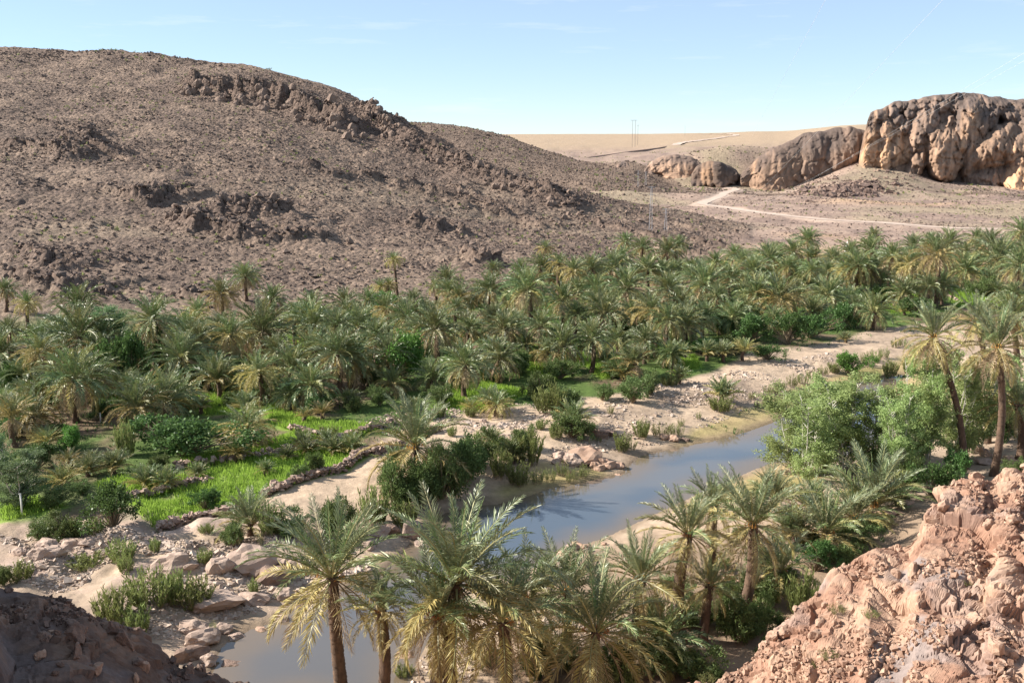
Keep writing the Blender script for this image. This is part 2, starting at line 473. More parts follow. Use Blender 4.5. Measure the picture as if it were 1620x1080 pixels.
def bg(a, y):
    ly = np.interp(y, YK, np.arange(len(YK)))
    la = np.interp(a, AC, np.arange(len(AC)))
    j = np.clip(ly.astype(int), 0, len(YK) - 2); i = np.clip(la.astype(int), 0, len(AC) - 2)
    fj = ly - j; fi = la - i; fi = fi * fi * (3 - 2 * fi)
    return (ZT[i, j] * (1 - fi) + ZT[i + 1, j] * fi) * (1 - fj) + (ZT[i, j + 1] * (1 - fi) + ZT[i + 1, j + 1] * fi) * fj
# ridges: px, py, Y of ridge, Y of foot
def ridge(ks, expo, back, fshift=0):
    A = np.array([a_of(k[0], k[1]) for k in ks]); Zr = np.array([z_of(k[1], k[2]) for k in ks])
    D = np.array([k[2] for k in ks], float); Ft = np.array([k[3] for k in ks], float) - fshift
    def f(a, y, floor):
        d = np.interp(a, A, D); ft = np.interp(a, A, Ft); zr = np.interp(a, A, Zr)
        t = np.clip((y - ft) / (d - ft), 0, 1)
        s = t ** expo
        z = floor + (zr - floor) * s
        over = np.maximum(y - d, 0)
        z = z - over * back * (1 - np.exp(-over / 40.))
        return np.where(y < ft, -50., z)
    return f
hillA = ridge([(-1500,10,420,120),(-600,45,440,125),(0,72,430,132),(60,75,430,138),(240,84,420,148),(400,104,405,155),(500,129,395,160),(560,156,380,165),(600,179,365,168),(640,202,350,170),
               (700,233,335,173),(760,257,325,176),(820,277,318,180),(900,299,305,186),(1000,320,292,195),(1100,337,280,205),(1180,352,268,215),(1260,385,255,235),(1330,420,250,245),(2500,470,250,245)], 1.22, .3, 14)
hillB = ridge([(200,195,600,420),(500,190,600,420),(630,190,600,420),(680,191,600,420),(740,198,590,420),(800,212,580,420),(840,226,570,420),(900,246,550,410),(950,259,530,400),(1000,268,510,400),(1060,290,490,400),(1100,330,480,400),(2500,480,480,400)], 1.0, .3)
WPX = [(1430,592),(1330,610),(1222,668),(1180,683),(1130,697),(1080,706),(1010,722),(985,745),(965,752),(900,768),(870,772),(830,786),(790,796),(745,800),(700,812),(655,850),(610,900),(540,935),(462,962),(430,985),(370,1003),(335,1040),(330,1110),(640,1130),(655,1060),(690,990),(740,930),(830,905),(880,885),(905,868),(960,850),(1040,812),(1120,775),(1190,745),(1225,731),(1300,735),(1400,700),(1430,650),(1405,628)]
WATER = [plane(px, py, 0) for px, py in WPX]
SANDPX = [(0,826),(100,838),(250,838),(330,822),(375,805),(430,775),(545,743),(612,705),(650,668),(740,655),(850,640),(950,628),(1010,618),(1110,592),(1200,562),(1310,545),(1400,520),(1620,505),(2200,505),(2200,900),(1500,1400),(-900,1400),(-900,850)]
SAND = [plane(px, py, FLOOR) for px, py in SANDPX]
FIELDS_PX = [
 [(205,792),(290,780),(352,788),(368,803),(300,822),(248,834),(215,815)],
 [(270,776),(330,742),(400,715),(470,695),(520,705),(592,716),(545,742),(470,764),(385,790),(290,792)],
 [(395,700),(470,680),(500,690),(470,704),(400,722),(300,742),(280,728)],
 [(420,655),(450,645),(520,668),(612,664),(570,690),(500,692),(440,672)],
 [(150,760),(215,745),(300,752),(290,772),(205,790),(160,780)],
 [(20,782),(60,778),(105,795),(60,812),(0,822),(0,795)],
 [(420,640),(450,640),(462,662),(430,668)],
 [(160,620),(196,612),(205,640),(160,645)], [(310,625),(360,618),(380,650),(320,655)],
 [(300,590),(365,582),(372,600),(310,606)],
 [(815,555),(880,535),(925,575),(880,600),(840,590)], [(905,560),(970,555),(1010,590),(950,600)],
 [(1030,520),(1060,520),(1075,545),(1040,550)],
 [(1060,565),(1100,560),(1110,580),(1070,590)], [(1500,460),(1600,455),(1610,480),(1510,485)],[(1400,470),(1450,465),(1470,490),(1410,495)],
 [(400,540),(470,530),(520,560),(450,580)],[(690,600),(760,600),(840,620),(760,650),(690,640)]]
FIELDS = [[plane(px, py, FLOOR + .15) for px, py in P] for P in FIELDS_PX]
MOSS = [[plane(px, py, .2) for px, py in P] for P in (
 [(1075,702),(1110,680),(1150,666),(1210,640),(1300,600),(1380,585),(1450,568),(1480,590),(1440,640),(1300,680),(1222,675),(1180,688),(1130,702)],
 [(1090,800),(1150,768),(1190,748),(1225,728),(1290,745),(1300,775),(1240,790),(1150,800),(1100,815)], [(790,770),(860,745),(960,740),(970,757),(900,775),(830,792),(795,795)])]
ROAD_PX = [(1640,363),(1560,362),(1500,361),(1440,356),(1390,352),(1310,348),(1250,342),(1190,335),(1140,327),(1106,323),(1122,317),(1140,311),(1146,305),(1168,300),(1155,297),(1135,295)]
def base_T(x, y):
    x = np.asarray(x, float); y = np.asarray(y, float)
    yy = np.maximum(y, 8.)
    a = x / yy
    z = np.maximum(bg(a, yy), FLOOR)
    zb = hillB(a, yy, np.minimum(z, 6)); z = np.maximum(z, zb)
    za = hillA(a, yy, np.full_like(yy, FLOOR)); z = np.maximum(z, za)
    for (px_, py_, Yc, H_, rx_, ry_) in ((1085,250,528,6.5,30,24),(1140,262,515,7,24,20),(1285,230,528,18,50,34)):
        cx_ = a_of(px_, py_) * Yc
        z = z + H_ * np.exp(-((x - cx_) / rx_) ** 2 - ((y - Yc) / ry_) ** 2)
    # right bank behind the cliff rises
    z = z + 3.2 * sstep(.36, .56, a) * (1 - sstep(70, 110, yy))
    near = yy < 160
    sd = np.full(x.shape, 50.)
    if np.any(near):
        sd[near] = poly_sd(WATER, x[near], y[near])
    bank = np.where(sd > 0, .06 + sd * .13, np.maximum(sd * .25, -.8))
    z = np.where(sd < 40, np.minimum(z, bank), z)
    # slope under the viewpoint
    ns = 22.3 - .74 * np.maximum(y + 1.5, -40)
    ns = np.where(y < 0, 22.3 + .10 * -y, ns)
    k = 1.5
    z = np.where(y < 45, np.maximum(z, ns), z)
    return z
def hit(px, py, h=0.0, f=None):
    """first point of the ray through a pixel that comes within h above the ground"""
    dx, dy, dz = ray(px, py)
    Y = np.geomspace(36, 5000, 2600)
    X = dx / dy * Y; Z = CAMZ + dz / dy * Y - h
    g = (f or T0)(X, Y)
    w = np.nonzero(Z < g)[0]
    if len(w) == 0: return X[-1], Y[-1]
    k = w[0]
    if k == 0: return X[0], Y[0]
    d0 = (Z - g)[k - 1]; d1 = (g - Z)[k]
    t = d0 / (d0 + d1 + 1e-9)
    yy = Y[k - 1] + t * (Y[k] - Y[k - 1])
    return dx / dy * yy, yy
T0 = base_T
# rock bands: pixel polyline, height, width uphill, width downhill
BANDS_PX = [
 ([(275,136),(310,141),(350,150),(400,158),(440,166),(500,190),(540,205),(575,216)], 7.0, 14, 2.5),
 ([(560,175),(595,200),(618,222),(645,240),(700,262),(770,292),(850,318),(930,342)], 7.0, 14, 5.0),
 ([(255,342),(290,352),(330,366),(372,374),(410,376),(560,384)], 3.6, 9, 1.8),
 ([(205,318),(240,312),(268,320)], 3.2, 8, 2.2),
 ([(330,325),(380,335),(430,337),(470,335)], 3.6, 12, 3.5),
 ([(430,262),(520,278),(600,285),(680,302),(760,322),(820,345)], 2.2, 5, 1.2),
 ([(600,292),(700,318),(800,340),(880,362)], 2.0, 5, 1.2),
 ([(30,190),(110,205),(180,215)], 1.6, 7, 2),
 ([(90,230),(130,240),(165,225)], 3.8, 11, 3), ([(0,225),(60,240),(120,262)], 3., 9, 2),
 ([(0,402),(60,410),(120,430)], 2.4, 7, 1.8), ([(0,440),(60,452),(108,470)], 2.6, 7, 2), ([(80,472),(130,478),(200,470)], 1.8, 6, 1.5),
 ([(640,350),(690,362),(745,366)], 3.0, 7, 1.6), ([(720,412),(760,422),(800,420)], 2.8, 5, 1.3),
 ([(180,150),(260,165),(340,178)], .9, 5, 1.2), ([(520,112),(560,150),(600,178)], 2.5, 8, 3),
 ([(880,338),(960,356),(1040,378),(1100,388),(1180,392)], 2.0, 5, 1.0), ([(960,330),(1040,345),(1120,362),(1190,380)], .8, 4, 1.0),
 ([(1030,385),(1090,402),(1200,408),(1260,412)], 2.4, 5, 1.0), ([(700,285),(800,330),(900,362)], 1.0, 5, 1.2),
 ([(270,470),(320,478),(370,490)], 1.6, 6, 1.2)]
BANDS = []
for P, H, W, w in BANDS_PX:
    BANDS.append((np.array([hit(px, py) for px, py in P]), H, W, w))
ROAD = np.array([hit(px, py) for px, py in ROAD_PX])
ROAD2 = np.array([at_y(px, py, Y)[:2] for px, py, Y in [(1068,232,1150),(1090,227,1300),(1130,222,1500),(1170,216,1800),(1150,212,2100),(1110,212,2300)]])
def bands(x, y):
    z = np.zeros_like(x)
    for i, (P, H, W, w) in enumerate(BANDS):
        m = (x > P[:, 0].min() - 2.5 * W) & (x < P[:, 0].max() + 2.5 * W) & (y > P[:, 1].min() - 2.5 * W) & (y < P[:, 1].max() + 2.5 * W)
        if not m.any(): continue
        xm, ym = x[m], y[m]
        wob = fbm(xm / 6, ym / 6, octv=3, seed=40 + i) * 2.2
        d, s, t = line_sd(P, xm, ym)
        # uphill side is the far side: left of travel when travelling to +x
        sgn = d * s + wob
        end = sstep(0, .12, t) * (1 - sstep(.88, 1, t))
        prof = np.where(sgn > 0, np.exp(-sgn / W), np.exp(sgn / w * 1.2))
        w1, w2, wc = worley(xm / 3.4, ym / 5.5, seed=60 + i)
        blk = .45 + .75 * wc - .35 * (1 - sstep(0, .18, w2 - w1))
        if W == 14 and w == 5.0: blk = .8 + .35 * (wc - .5) - .2 * (1 - sstep(0, .18, w2 - w1))
        z[m] += H * prof * end * blk
    return z
def road_mask(x, y):
    m = np.zeros_like(x)
    k = (y > 225) & (y < 460)
    if k.any():
        d, s, t = line_sd(ROAD, x[k], y[k]); m[k] = 1 - sstep(1.6, 5., d)
    return m
def hill_mask(x, y):
    a = x / np.maximum(y, 8.)
    A_ = hillA(a, np.maximum(y, 8.), np.full_like(y, FLOOR))
    return np.clip((A_ - FLOOR) / .8, 0, 1)
def T_full(x, y, fine=True):
    x = np.asarray(x, float); y = np.asarray(y, float)
    z = base_T(x, y)
    hm = hill_mask(x, y)
    far = sstep(205, 300, y)
    m = np.maximum(hm, far) * (y > 100)
    rm = 1 - road_mask(x, y)
    rug = 1.5 * fbm(x / 34, y / 34, octv=3, seed=3) + .35 * fbm(x / 8, y / 8, octv=3, seed=5)
    # gullies running down the slope
    rug = rug + 2.6 * fbm(x / 55, y / 70, octv=4, seed=19) * far * (1 - hm) * sstep(230, 420, y)
    rug = rug - .5 * (1 - np.abs(fbm(x / 17, y / 50, octv=3, seed=9))) ** 4 * hm
    z = z + m * rug * rm * np.clip((y - 130) / 60, 0, 1) * (1 - .6 * sstep(900, 1500, y))
    z = z + bands(x, y) * rm
    if fine:
        r1, r2, c = worley(x / 1.5, y / 1.9, seed=21)
        z = z + hm * (c - .4) * .38 * sstep(.02, .22, r2 - r1) * rm
        z = z + hm * .22 * fbm(x / 1.7, y / 1.7, octv=2, seed=22) * rm
    v = (1 - np.clip(m, 0, 1)) * (y > 30)
    sd = np.full(x.shape, 50.); k = y < 160
    if k.any(): sd[k] = poly_sd(WATER, x[k], y[k])
    z = z + v * np.clip(sd / 3, 0, 1) * (.22 * fbm(x / 5, y / 5, octv=3, seed=31) + .07 * fbm(x / 1.1, y / 1.1, octv=2, seed=33))
    # left bank boulder ground
    z = z + v * np.clip(sd / 2.5, 0, 1) * np.exp(-((x + 22) / 12) ** 2 - ((y - 54) / 9) ** 2) * .9 * fbm(x / 2.6, y / 2.6, octv=3, seed=35)
    return z
def TZ(x, y):
    return float(T_full(np.array([x]), np.array([y]))[0])

# terrain sheet: columns are lines fanning out from behind the viewpoint, rows get wider with distance
def cols_(n_in):
    inn = np.linspace(-.56, .56, n_in)
    l = -.56 - np.geomspace(.004, 1.2, 36); return np.concatenate([l[::-1], inn, -l])
ua = cols_(610)
rows = np.concatenate([np.linspace(-14, 36, 26)[:-1], np.linspace(36, 130, 215)[:-1], np.linspace(130, 205, 100)[:-1], np.linspace(205, 450, 330)[:-1], np.linspace(450, 720, 60)[:-1], np.geomspace(720, 9000, 60)])
U, Yg = np.meshgrid(ua, rows)
Xg = U * (Yg + 18)
X1, Y1 = Xg.ravel(), Yg.ravel()
Z1 = T_full(X1, Y1)
def zone_colors(x, y, z):
    n = len(x)
    C = np.zeros((n, 3))
    hm = hill_mask(x, y)
    f1 = fbm(x / 9, y / 9, octv=4, seed=71); f2 = fbm(x / 2.2, y / 2.2, octv=3, seed=73); f3 = fbm(x / 40, y / 40, octv=3, seed=75)
    def c(*v): return np.array(v)[None, :]
    soil = c(.33, .25, .185) * (1 + .16 * f2[:, None])
    sand = c(.47, .355, .255)
    # hill: brown scree with paler, slightly green-yellow flats low down
    hl = c(.165, .12, .095) + (c(.238, .174, .132) - c(.165, .12, .095)) * sstep(-.35, .45, f1 + f2 * .6)[:, None]
    flat = sstep(.05, .4, f3 + .35 * f1) * (1 - sstep(8, 20, z)) * .5
    hl = hl + (c(.24, .185, .135) - hl) * flat[:, None]
    C[:] = soil
    # midland behind
    mid = c(.25, .18, .148) + (c(.35, .255, .20) - c(.25, .18, .148)) * sstep(-.4, .4, f1)[:, None]
    grn = sstep(.1, .5, f3 - .2 * f2) * .45
    mid = mid + (c(.29, .25, .15) - mid) * grn[:, None]
    plat = c(.37, .275, .19)
    mid = mid + (plat - mid) * sstep(800, 1300, y)[:, None]
    a = x / np.maximum(y, 8)
    hb = (hillB(a, np.maximum(y, 8.), np.full_like(y, 3.)) > z - 4.) & (y > 410) & (y < 900)
    mid = np.where(hb[:, None], c(.20, .145, .11) * (1 + .25 * f2[:, None]), mid)
    C = C + (mid - C) * sstep(195, 225, y)[:, None]
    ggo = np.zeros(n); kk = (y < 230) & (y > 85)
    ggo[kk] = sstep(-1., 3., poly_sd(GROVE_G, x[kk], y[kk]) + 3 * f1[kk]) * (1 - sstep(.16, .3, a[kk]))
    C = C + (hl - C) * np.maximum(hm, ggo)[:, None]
    # orange bare patches on the right slope
    for (px, py, ry, rx) in ((1410, 322, 14, 38), (1270, 395, 9, 15), (1290, 372, 8, 12)):
        hx, hy = hit(px, py)
        w = np.exp(-((x - hx) / rx * 1.6) ** 2 - ((y - hy) / ry) ** 2) * (.6 + .5 * f1)
        C = C + (c(.58, .38, .22) - C) * np.clip(w, 0, 1)[:, None] * .8
    # dark rock colour on the bands, deepened to paint in the ridge's shade
    bz = bands(x, y)
    C = C + (c(.14, .10, .08) - C) * (np.clip(bz / 2.0, 0, 1) * .9)[:, None]
    k = (y < 230) & (y > 20)
    xs, ys = x[k], y[k]
    Ck = C[k]; f1k, f2k = f1[k], f2[k]; hk = hm[k]
    sdS = poly_sd(SAND, xs, ys) + 1.5 * f1k
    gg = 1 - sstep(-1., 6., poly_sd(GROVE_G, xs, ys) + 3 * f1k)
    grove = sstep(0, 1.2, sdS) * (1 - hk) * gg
    g_soil = c(.165, .118, .078) + (c(.075, .115, .03) - c(.165, .118, .078)) * sstep(-.45, .05, f1k + .4 * f2k)[:, None]  # soil and weeds, darkened to paint shade between the crowns
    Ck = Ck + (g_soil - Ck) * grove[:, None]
    # pale sand track and gravel
    sandp = (1 - sstep(-.8, .8, sdS)) * sstep(-.3, .25, f1k + .5 * f2k + .15)
    Ck = Ck + (sand - Ck) * (sandp * .85)[:, None]
    for P in FIELDS:
        sdf = poly_sd(P, xs, ys) + .35 * f2k
        w = (1 - sstep(-.2, .5, sdf))
        Ck = Ck + (c(.17, .26, .04) * (1 + .3 * f1k[:, None]) - Ck) * (w * .95)[:, None]
    for P in MOSS:
        sdf = poly_sd(P, xs, ys) + .8 * f2k
        w = (1 - sstep(-.4, .8, sdf))
        mo = c(.27, .23, .095) + (c(.36, .27, .14) - c(.27, .23, .095)) * sstep(-.2, .4, f1k)[:, None]
        Ck = Ck + (mo - Ck) * (w * .9)[:, None]
    sdw = poly_sd(WATER, xs, ys)
    wet = 1 - sstep(.0, 1.3, sdw + .5 * f2k)
    Ck = Ck + (c(.17, .125, .085) - Ck) * (wet * .75)[:, None]
    # rocky grey-pink left bank and red right bank
    rb = np.exp(-((xs + 22) / 11) ** 2 - ((ys - 54) / 8) ** 2) * sstep(-.2, .3, f2k)
    Ck = Ck + (c(.38, .28, .24) - Ck) * (rb * .8)[:, None]
    red = sstep(-.08, .02, xs / ys) * (1 - sstep(52, 64, ys)) * sstep(.4, 2., sdw)
    Ck = Ck + (c(.22, .155, .105) * (1 + .3 * f2k[:, None]) - Ck) * (red * .85)[:, None]
    C[k] = Ck
    kn = y < 34
    C[kn] = c(.42, .28, .2)
    rm = road_mask(x, y)
    C = C + (c(.52, .40, .32) - C) * (rm * .7)[:, None]
    al = np.maximum(np.maximum(hm, ggo * .8) * (1 - .6 * flat), np.where(hb, .9, .55 * sstep(200, 230, y))) * (1 - rm)
    return np.concatenate([np.clip(C, .01, .9), al[:, None]], 1)
GROVE_G = [plane(px, py, 1.0) for px, py in [(-400,520),(0,520),(130,500),(300,505),(480,490),(640,490),(760,470),(900,440),(1080,415),(1300,405),(1620,400),(2300,400),(2300,520),(1620,520),(1300,560),(700,700),(400,860),(-600,880)]]
tm_ = mk_mesh('ground', np.stack([X1, Y1, Z1], -1), quads=grid_quads(len(rows), len(ua)), mats=[M['terrain']], col=zone_colors(X1, Y1, Z1))
link('ground', tm_, label='rocky desert valley ground with hills, sandy river bed and grove soil', cat='ground', kind='structure')
# ground round behind the viewpoint so the sheet has no hole
WXg, WYg = np.meshgrid(np.arange(-42, 48, .4), np.arange(34, 112, .4)); wX, wY = WXg.ravel(), WYg.ravel()
wsd = -poly_sd(WATER, wX, wY) + .9 * fbm(wX / 3, wY / 3, octv=3, seed=44)
deep_ = np.array([.070, .092, .120]); silt_ = np.array([.115, .120, .128]); shal_ = np.array([.155, .118, .082])
wcol = deep_ + (silt_ - deep_) * sstep(-.1, .5, fbm(wX / 9, wY / 5, octv=4, seed=45))[:, None]
wcol = wcol + (np.array([.105, .095, .088]) - wcol) * ((1 - sstep(50, 57, wY)) * .75)[:, None]
wcol = wcol + (shal_ - wcol) * (1 - sstep(.2, 3.0, wsd))[:, None]
wm = mk_mesh('river_water', np.stack([wX, wY, wX * 0], -1), quads=grid_quads(WXg.shape[0], WXg.shape[1]), mats=[M['water']], col=wcol)
link('river', wm, label='muddy river pool reflecting the sky between sandy banks', cat='river', kind='structure')

# dirt road strip
def strip(P, half, lift, n_per=10):
    seg = []
    for i in range(len(P) - 1):
        for t in np.linspace(0, 1, n_per, endpoint=False): seg.append(P[i] * (1 - t) + P[i + 1] * t)
    seg.append(P[-1]); S = np.array(seg)
    for _ in range(12): S[1:-1] = (S[:-2] + S[1:-1] * 2 + S[2:]) / 4
    Tn = np.gradient(S, axis=0); Tn /= np.linalg.norm(Tn, axis=1)[:, None]
    N = np.stack([-Tn[:, 1], Tn[:, 0]], -1)
    off = np.linspace(-1, 1, 5)
    w = half * (1 + .15 * RNG.standard_normal((len(S), 1)) * 0)
    wob_ = 1 + .28 * fbm(S[:, 0] / 5, S[:, 1] / 5, octv=3, seed=66)
    G = S[:, None, :] + N[:, None, :] * off[None, :, None] * half * wob_[:, None, None]
    z = T_full(G[..., 0].ravel(), G[..., 1].ravel()).reshape(G.shape[:2])
    z = np.maximum(z, z.mean(1, keepdims=True)) + lift
    V = np.concatenate([G, z[..., None]], -1).reshape(-1, 3)
    return V, grid_quads(len(S), 5)
V, Q = strip(ROAD, 1.9, .10)
link('dirt_road', mk_mesh('dirt_road', V, quads=Q, mats=[M['dirt_road']]), label='pale dirt track bending below the far rock domes', cat='road', kind='structure')
V, Q = strip(ROAD2, 5.0, .5)
link('plateau_road', mk_mesh('plateau_road', V, quads=Q, mats=[M['dirt_road']]), label='pale road climbing onto the far plateau', cat='road', kind='structure')

# ------------------------------------------------------------------ label machine
LANDMARKS = [
 (241,520,'the palm with thick brown skirt'), (290,695,'the wide dark fig bush'), (645,540,'the bright green fig tree'),
 (624,415,'the lone thin palm'), (1278,385,'the tall palm at grove edge'), (1143,630,'the bushy palm by the pool'),
 (655,710,'the big dark riverside palm'), (940,725,'the pink rocks in the pool'), (1477,530,'the leaning bare-trunked palm'),
 (835,455,'the palm with hanging grey skirt'), (1233,473,"the broad palm with yellow lower fronds"), (390,685,'the palm with tan drooping fronds'),
 (393,815,'the lone palm on sand'), (717,933,'the largest palm by the stream'), (535,905,'the palm over the lower stream'),
 (943,1005,'the low golden-skirted palm'), (1180,822,'the palm with arching silver fronds'), (1383,780,'the yellow fan palm above the cliff'),
 (1320,680,'the pale green poplars'), (1340,572,'the round bush on the sandbar'), (1482,405,'the palm with red trunk'),
 (117,597,'the full round palm in shade'), (1342,390,'the leaning white pole'), (35,790,'the white post in the field'),
 (907,660,'the spiky palm clump on sand'), (180,515,'the pale leafy tree'), (1393,455,'the fat-trunked palm by the track'),
 (705,440,'the twin-crowned palm by the slope'), (1090,400,'the far ledge of dark rock'), (1577,540,'the tallest straight palm'),
 (240,1000,'the dark shaded rock'), (100,860,'the humped rocks on the gravel'), (540,520,'the grove centre path'), (1272,935,'the bright oleander by the cliff')]
ORD_MORE = ['twenty-first', 'twenty-second', 'twenty-third', 'twenty-fourth', 'twenty-fifth', 'twenty-sixth', 'twenty-seventh', 'twenty-eighth', 'twenty-ninth', 'thirtieth', 'thirty-first', 'thirty-second', 'thirty-third', 'thirty-fourth', 'thirty-fifth', 'thirty-sixth', 'thirty-seventh', 'thirty-eighth', 'thirty-ninth', 'fortieth']
ORD = ['nearest', 'second', 'third', 'fourth', 'fifth', 'sixth', 'seventh', 'eighth', 'ninth', 'tenth', 'eleventh', 'twelfth', 'thirteenth', 'fourteenth', 'fifteenth', 'sixteenth', 'seventeenth', 'eighteenth', 'nineteenth', 'twentieth']
ORD = ORD + ORD_MORE
PENDING = []
def relabel():
    by = {}
    used = set()
    for o, px, py, noun, adj, fixed in PENDING:
        if fixed:
            o['label'] = fixed; used.add(fixed); continue
        lm = min(range(len(LANDMARKS)), key=lambda i: (LANDMARKS[i][0] - px) ** 2 + (2.0 * (LANDMARKS[i][1] - py)) ** 2)
        dx = px - LANDMARKS[lm][0]; dy = 2.0 * (py - LANDMARKS[lm][1])
        sec = ('left of' if dx < 0 else 'right of') if abs(dx) > abs(dy) else ('behind' if dy < 0 else 'in front of')
        by.setdefault((noun, lm, sec), []).append((dx * dx + dy * dy, o, adj))
    for (noun, lm, sec), L in by.items():
        L.sort(key=lambda t: t[0])
        for k, (d, o, adj) in enumerate(L):
            o['label'] = f"{adj} {noun}, {ORD[min(k, 39)]} {sec} {LANDMARKS[lm][2]}"
def reg(o, x, y, z, noun, adj, fixed=None):
    px, py, _ = project(x, y, z)
    PENDING.append((o, px, py, noun, adj, fixed))

# ------------------------------------------------------------------ palms
def frond_geo(mb, L, e0, droop, npair, leafl, leafw, ml, mr, az=0.0, roll=0.0, seed=0, base=(0, 0, 0), rw=.03, twist=0.0, stub=.14):
    rg = np.random.default_rng(seed)
    n = 9
    s = np.linspace(0, 1, n)
    e = e0 - droop * s ** 1.7
    dx = np.cos(e); dz = np.sin(e)
    side = twist * s ** 1.5
    P = np.zeros((n, 3))
    ds = L / (n - 1)
    P[1:, 0] = np.cumsum((dx[1:] + dx[:-1]) / 2) * ds; P[1:, 2] = np.cumsum((dz[1:] + dz[:-1]) / 2) * ds
    P[:, 1] = side * L
    # leaflets
    t = np.linspace(stub, .995, npair)
    pt = np.stack([np.interp(t, s, P[:, k]) for k in range(3)], -1)
    et = np.interp(t, s, e)
    Tn = np.stack([np.cos(et), np.zeros(npair), np.sin(et)], -1)
    Nn = np.stack([-np.sin(et), np.zeros(npair), np.cos(et)], -1)
    prof = np.interp(t, [0, .15, .3, .6, .85, 1], [.35, .5, .9, 1, .7, .38])
    V = []; 
    for sg in (-1, 1):
        al = np.radians(np.interp(t, [0, .5, 1], [56, 42, 20])) + rg.normal(0, .10, npair)
        up = .35 + rg.normal(0, .22, npair)
        D = Tn * np.cos(al)[:, None] + np.array([[0, sg, 0]]) * (np.sin(al))[:, None] * 1.0 + Nn * up[:, None] * np.sin(al)[:, None]
        D /= np.linalg.norm(D, axis=1)[:, None]
        ll = leafl * prof * (1 + rg.normal(0, .1, npair))
        mid = pt + D * (ll * .45)[:, None]
        tip = pt + D * ll[:, None]; tip[:, 2] -= ll * (.10 + .1 * rg.random(npair))
        W = Tn * .9 + Nn * .35 * rg.normal(0, 1, npair)[:, None]; W /= np.linalg.norm(W, axis=1)[:, None]
        w = leafw * (.5 + .5 * prof)
        a = pt; b = mid + W * w[:, None]; c_ = tip; d = mid - W * w[:, None]
        V.append(np.stack([a, b, c_, d], 1).reshape(-1, 3))
    V = np.vstack(V); Q = np.arange(len(V)).reshape(-1, 4)
    mbl = MB(); mbl.add(V, Q, None, ml)
    mbl.tube(P, np.linspace(rw, rw * .25, n), 3, mr, cap=False)
    ca, sa = math.cos(az), math.sin(az); cr, sr = math.cos(roll), math.sin(roll)
    for i, v in enumerate(mbl.V):
        x, y, z = v[:, 0], v[:, 1] * cr - v[:, 2] * sr * 0 , v[:, 2] + v[:, 1] * sr
        X = x * ca - y * sa + base[0]; Y = x * sa + y * ca + base[1]
        mbl.V[i] = np.stack([X, Y, z + base[2]], -1)
    for V_, in zip(mbl.V): pass
    off = mb.n
    for q, mm_ in zip(mbl.Q, mbl.qm): mb.Q.append(q + off); mb.qm.append(mm_)
    for q, mm_ in zip(mbl.T, mbl.tm): mb.T.append(q + off); mb.tm.append(mm_)
    mb.V.append(np.vstack(mbl.V)); mb.n += len(mb.V[-1])

FM = ['frond_young', 'frond', 'frond_old', 'frond_dead', 'rachis', 'rachis_dead', 'frond_grey', 'frond_olive']
FMATS = [M[k] for k in FM]
GA = 2.399963
def crown_mesh(seed, style):
    """unit-length (1 m frond) crown"""
    rg = np.random.default_rng(seed)
    mb = MB()
    n = {'n': 60, 'y': 54, 'b': 56, 's': 28, 'f': 36}[style]
    for i in range(n):
        q = (i + .5) / n                                 # 0 youngest
        az = i * GA + rg.normal(0, .15)
        if style == 'b':
            e0 = math.radians(86 - 62 * q + rg.normal(0, 5)); droop = math.radians(18 + 40 * q + rg.normal(0, 8))
        elif style == 'f':
            e0 = math.radians(82 - 60 * q + rg.normal(0, 5)); droop = math.radians(20 + 35 * q + rg.normal(0, 6))
        else:
            e0 = math.radians(88 - 128 * q ** .95 + rg.normal(0, 6)); droop = math.radians(22 + 58 * math.sin(min(1, q * 1.3) * 1.57) + rg.normal(0, 9))
        L = (.82 + .22 * math.sin(q * 3.0) + rg.normal(0, .05)) * (1.0 if style != 'b' else .95)
        if style == 'y' or style == 'f': ml, mr = (1 if q < .35 else 2), 4
        else: ml, mr = (0 if q < .3 else 1 if q < .78 else 2), 4
        if ml in (0, 1): ml = int(rg.choice([0, 1, 1, 6, 7]))
        if q > .90 and style in 'nys': ml, mr = 3, 5
        r0 = .05 + .03 * q
        b = (math.cos(az) * r0, math.sin(az) * r0, .06 * (1 - q) - .02)
        if style == 'b':
            r1 = .22 * math.sqrt(rg.random()); b = (math.cos(az * 1.7) * r1, math.sin(az * 1.7) * r1, 0)
        frond_geo(mb, L, e0, droop, 26, .19 if style != 'b' else .17, .019, ml, mr, az, rg.normal(0, .35), seed * 100 + i, b, .012, rg.normal(0, .06))
    return mb.mesh('palm_crown', FMATS)
def skirt_mesh(seed, long=1.0, n=22):
    rg = np.random.default_rng(seed); mb = MB()
    for i in range(n):
        az = i * GA + rg.normal(0, .3)
        e0 = math.radians(rg.uniform(-62, -30)); droop = math.radians(rg.uniform(18, 45))
        frond_geo(mb, rg.uniform(.5, .85) * long, e0, droop, 12, .17, .014, 3, 5, az, rg.normal(0, .4), seed * 77 + i, (math.cos(az) * .05, math.sin(az) * .05, -.03 - .1 * rg.random()), .012)
    return mb.mesh('dead_skirt', FMATS)
CROWNS = {'n': [crown_mesh(s, 'n') for s in range(1, 7)], 'y': [crown_mesh(s, 'y') for s in (11, 12, 13)], 'b': [crown_mesh(s, 'b') for s in (21, 22, 23)],
          's': [crown_mesh(s, 's') for s in (31, 32)], 'f': [crown_mesh(s, 'f') for s in (41, 42)]}
SKIRTS = [skirt_mesh(51), skirt_mesh(52), skirt_mesh(53, 1.3, 30)]
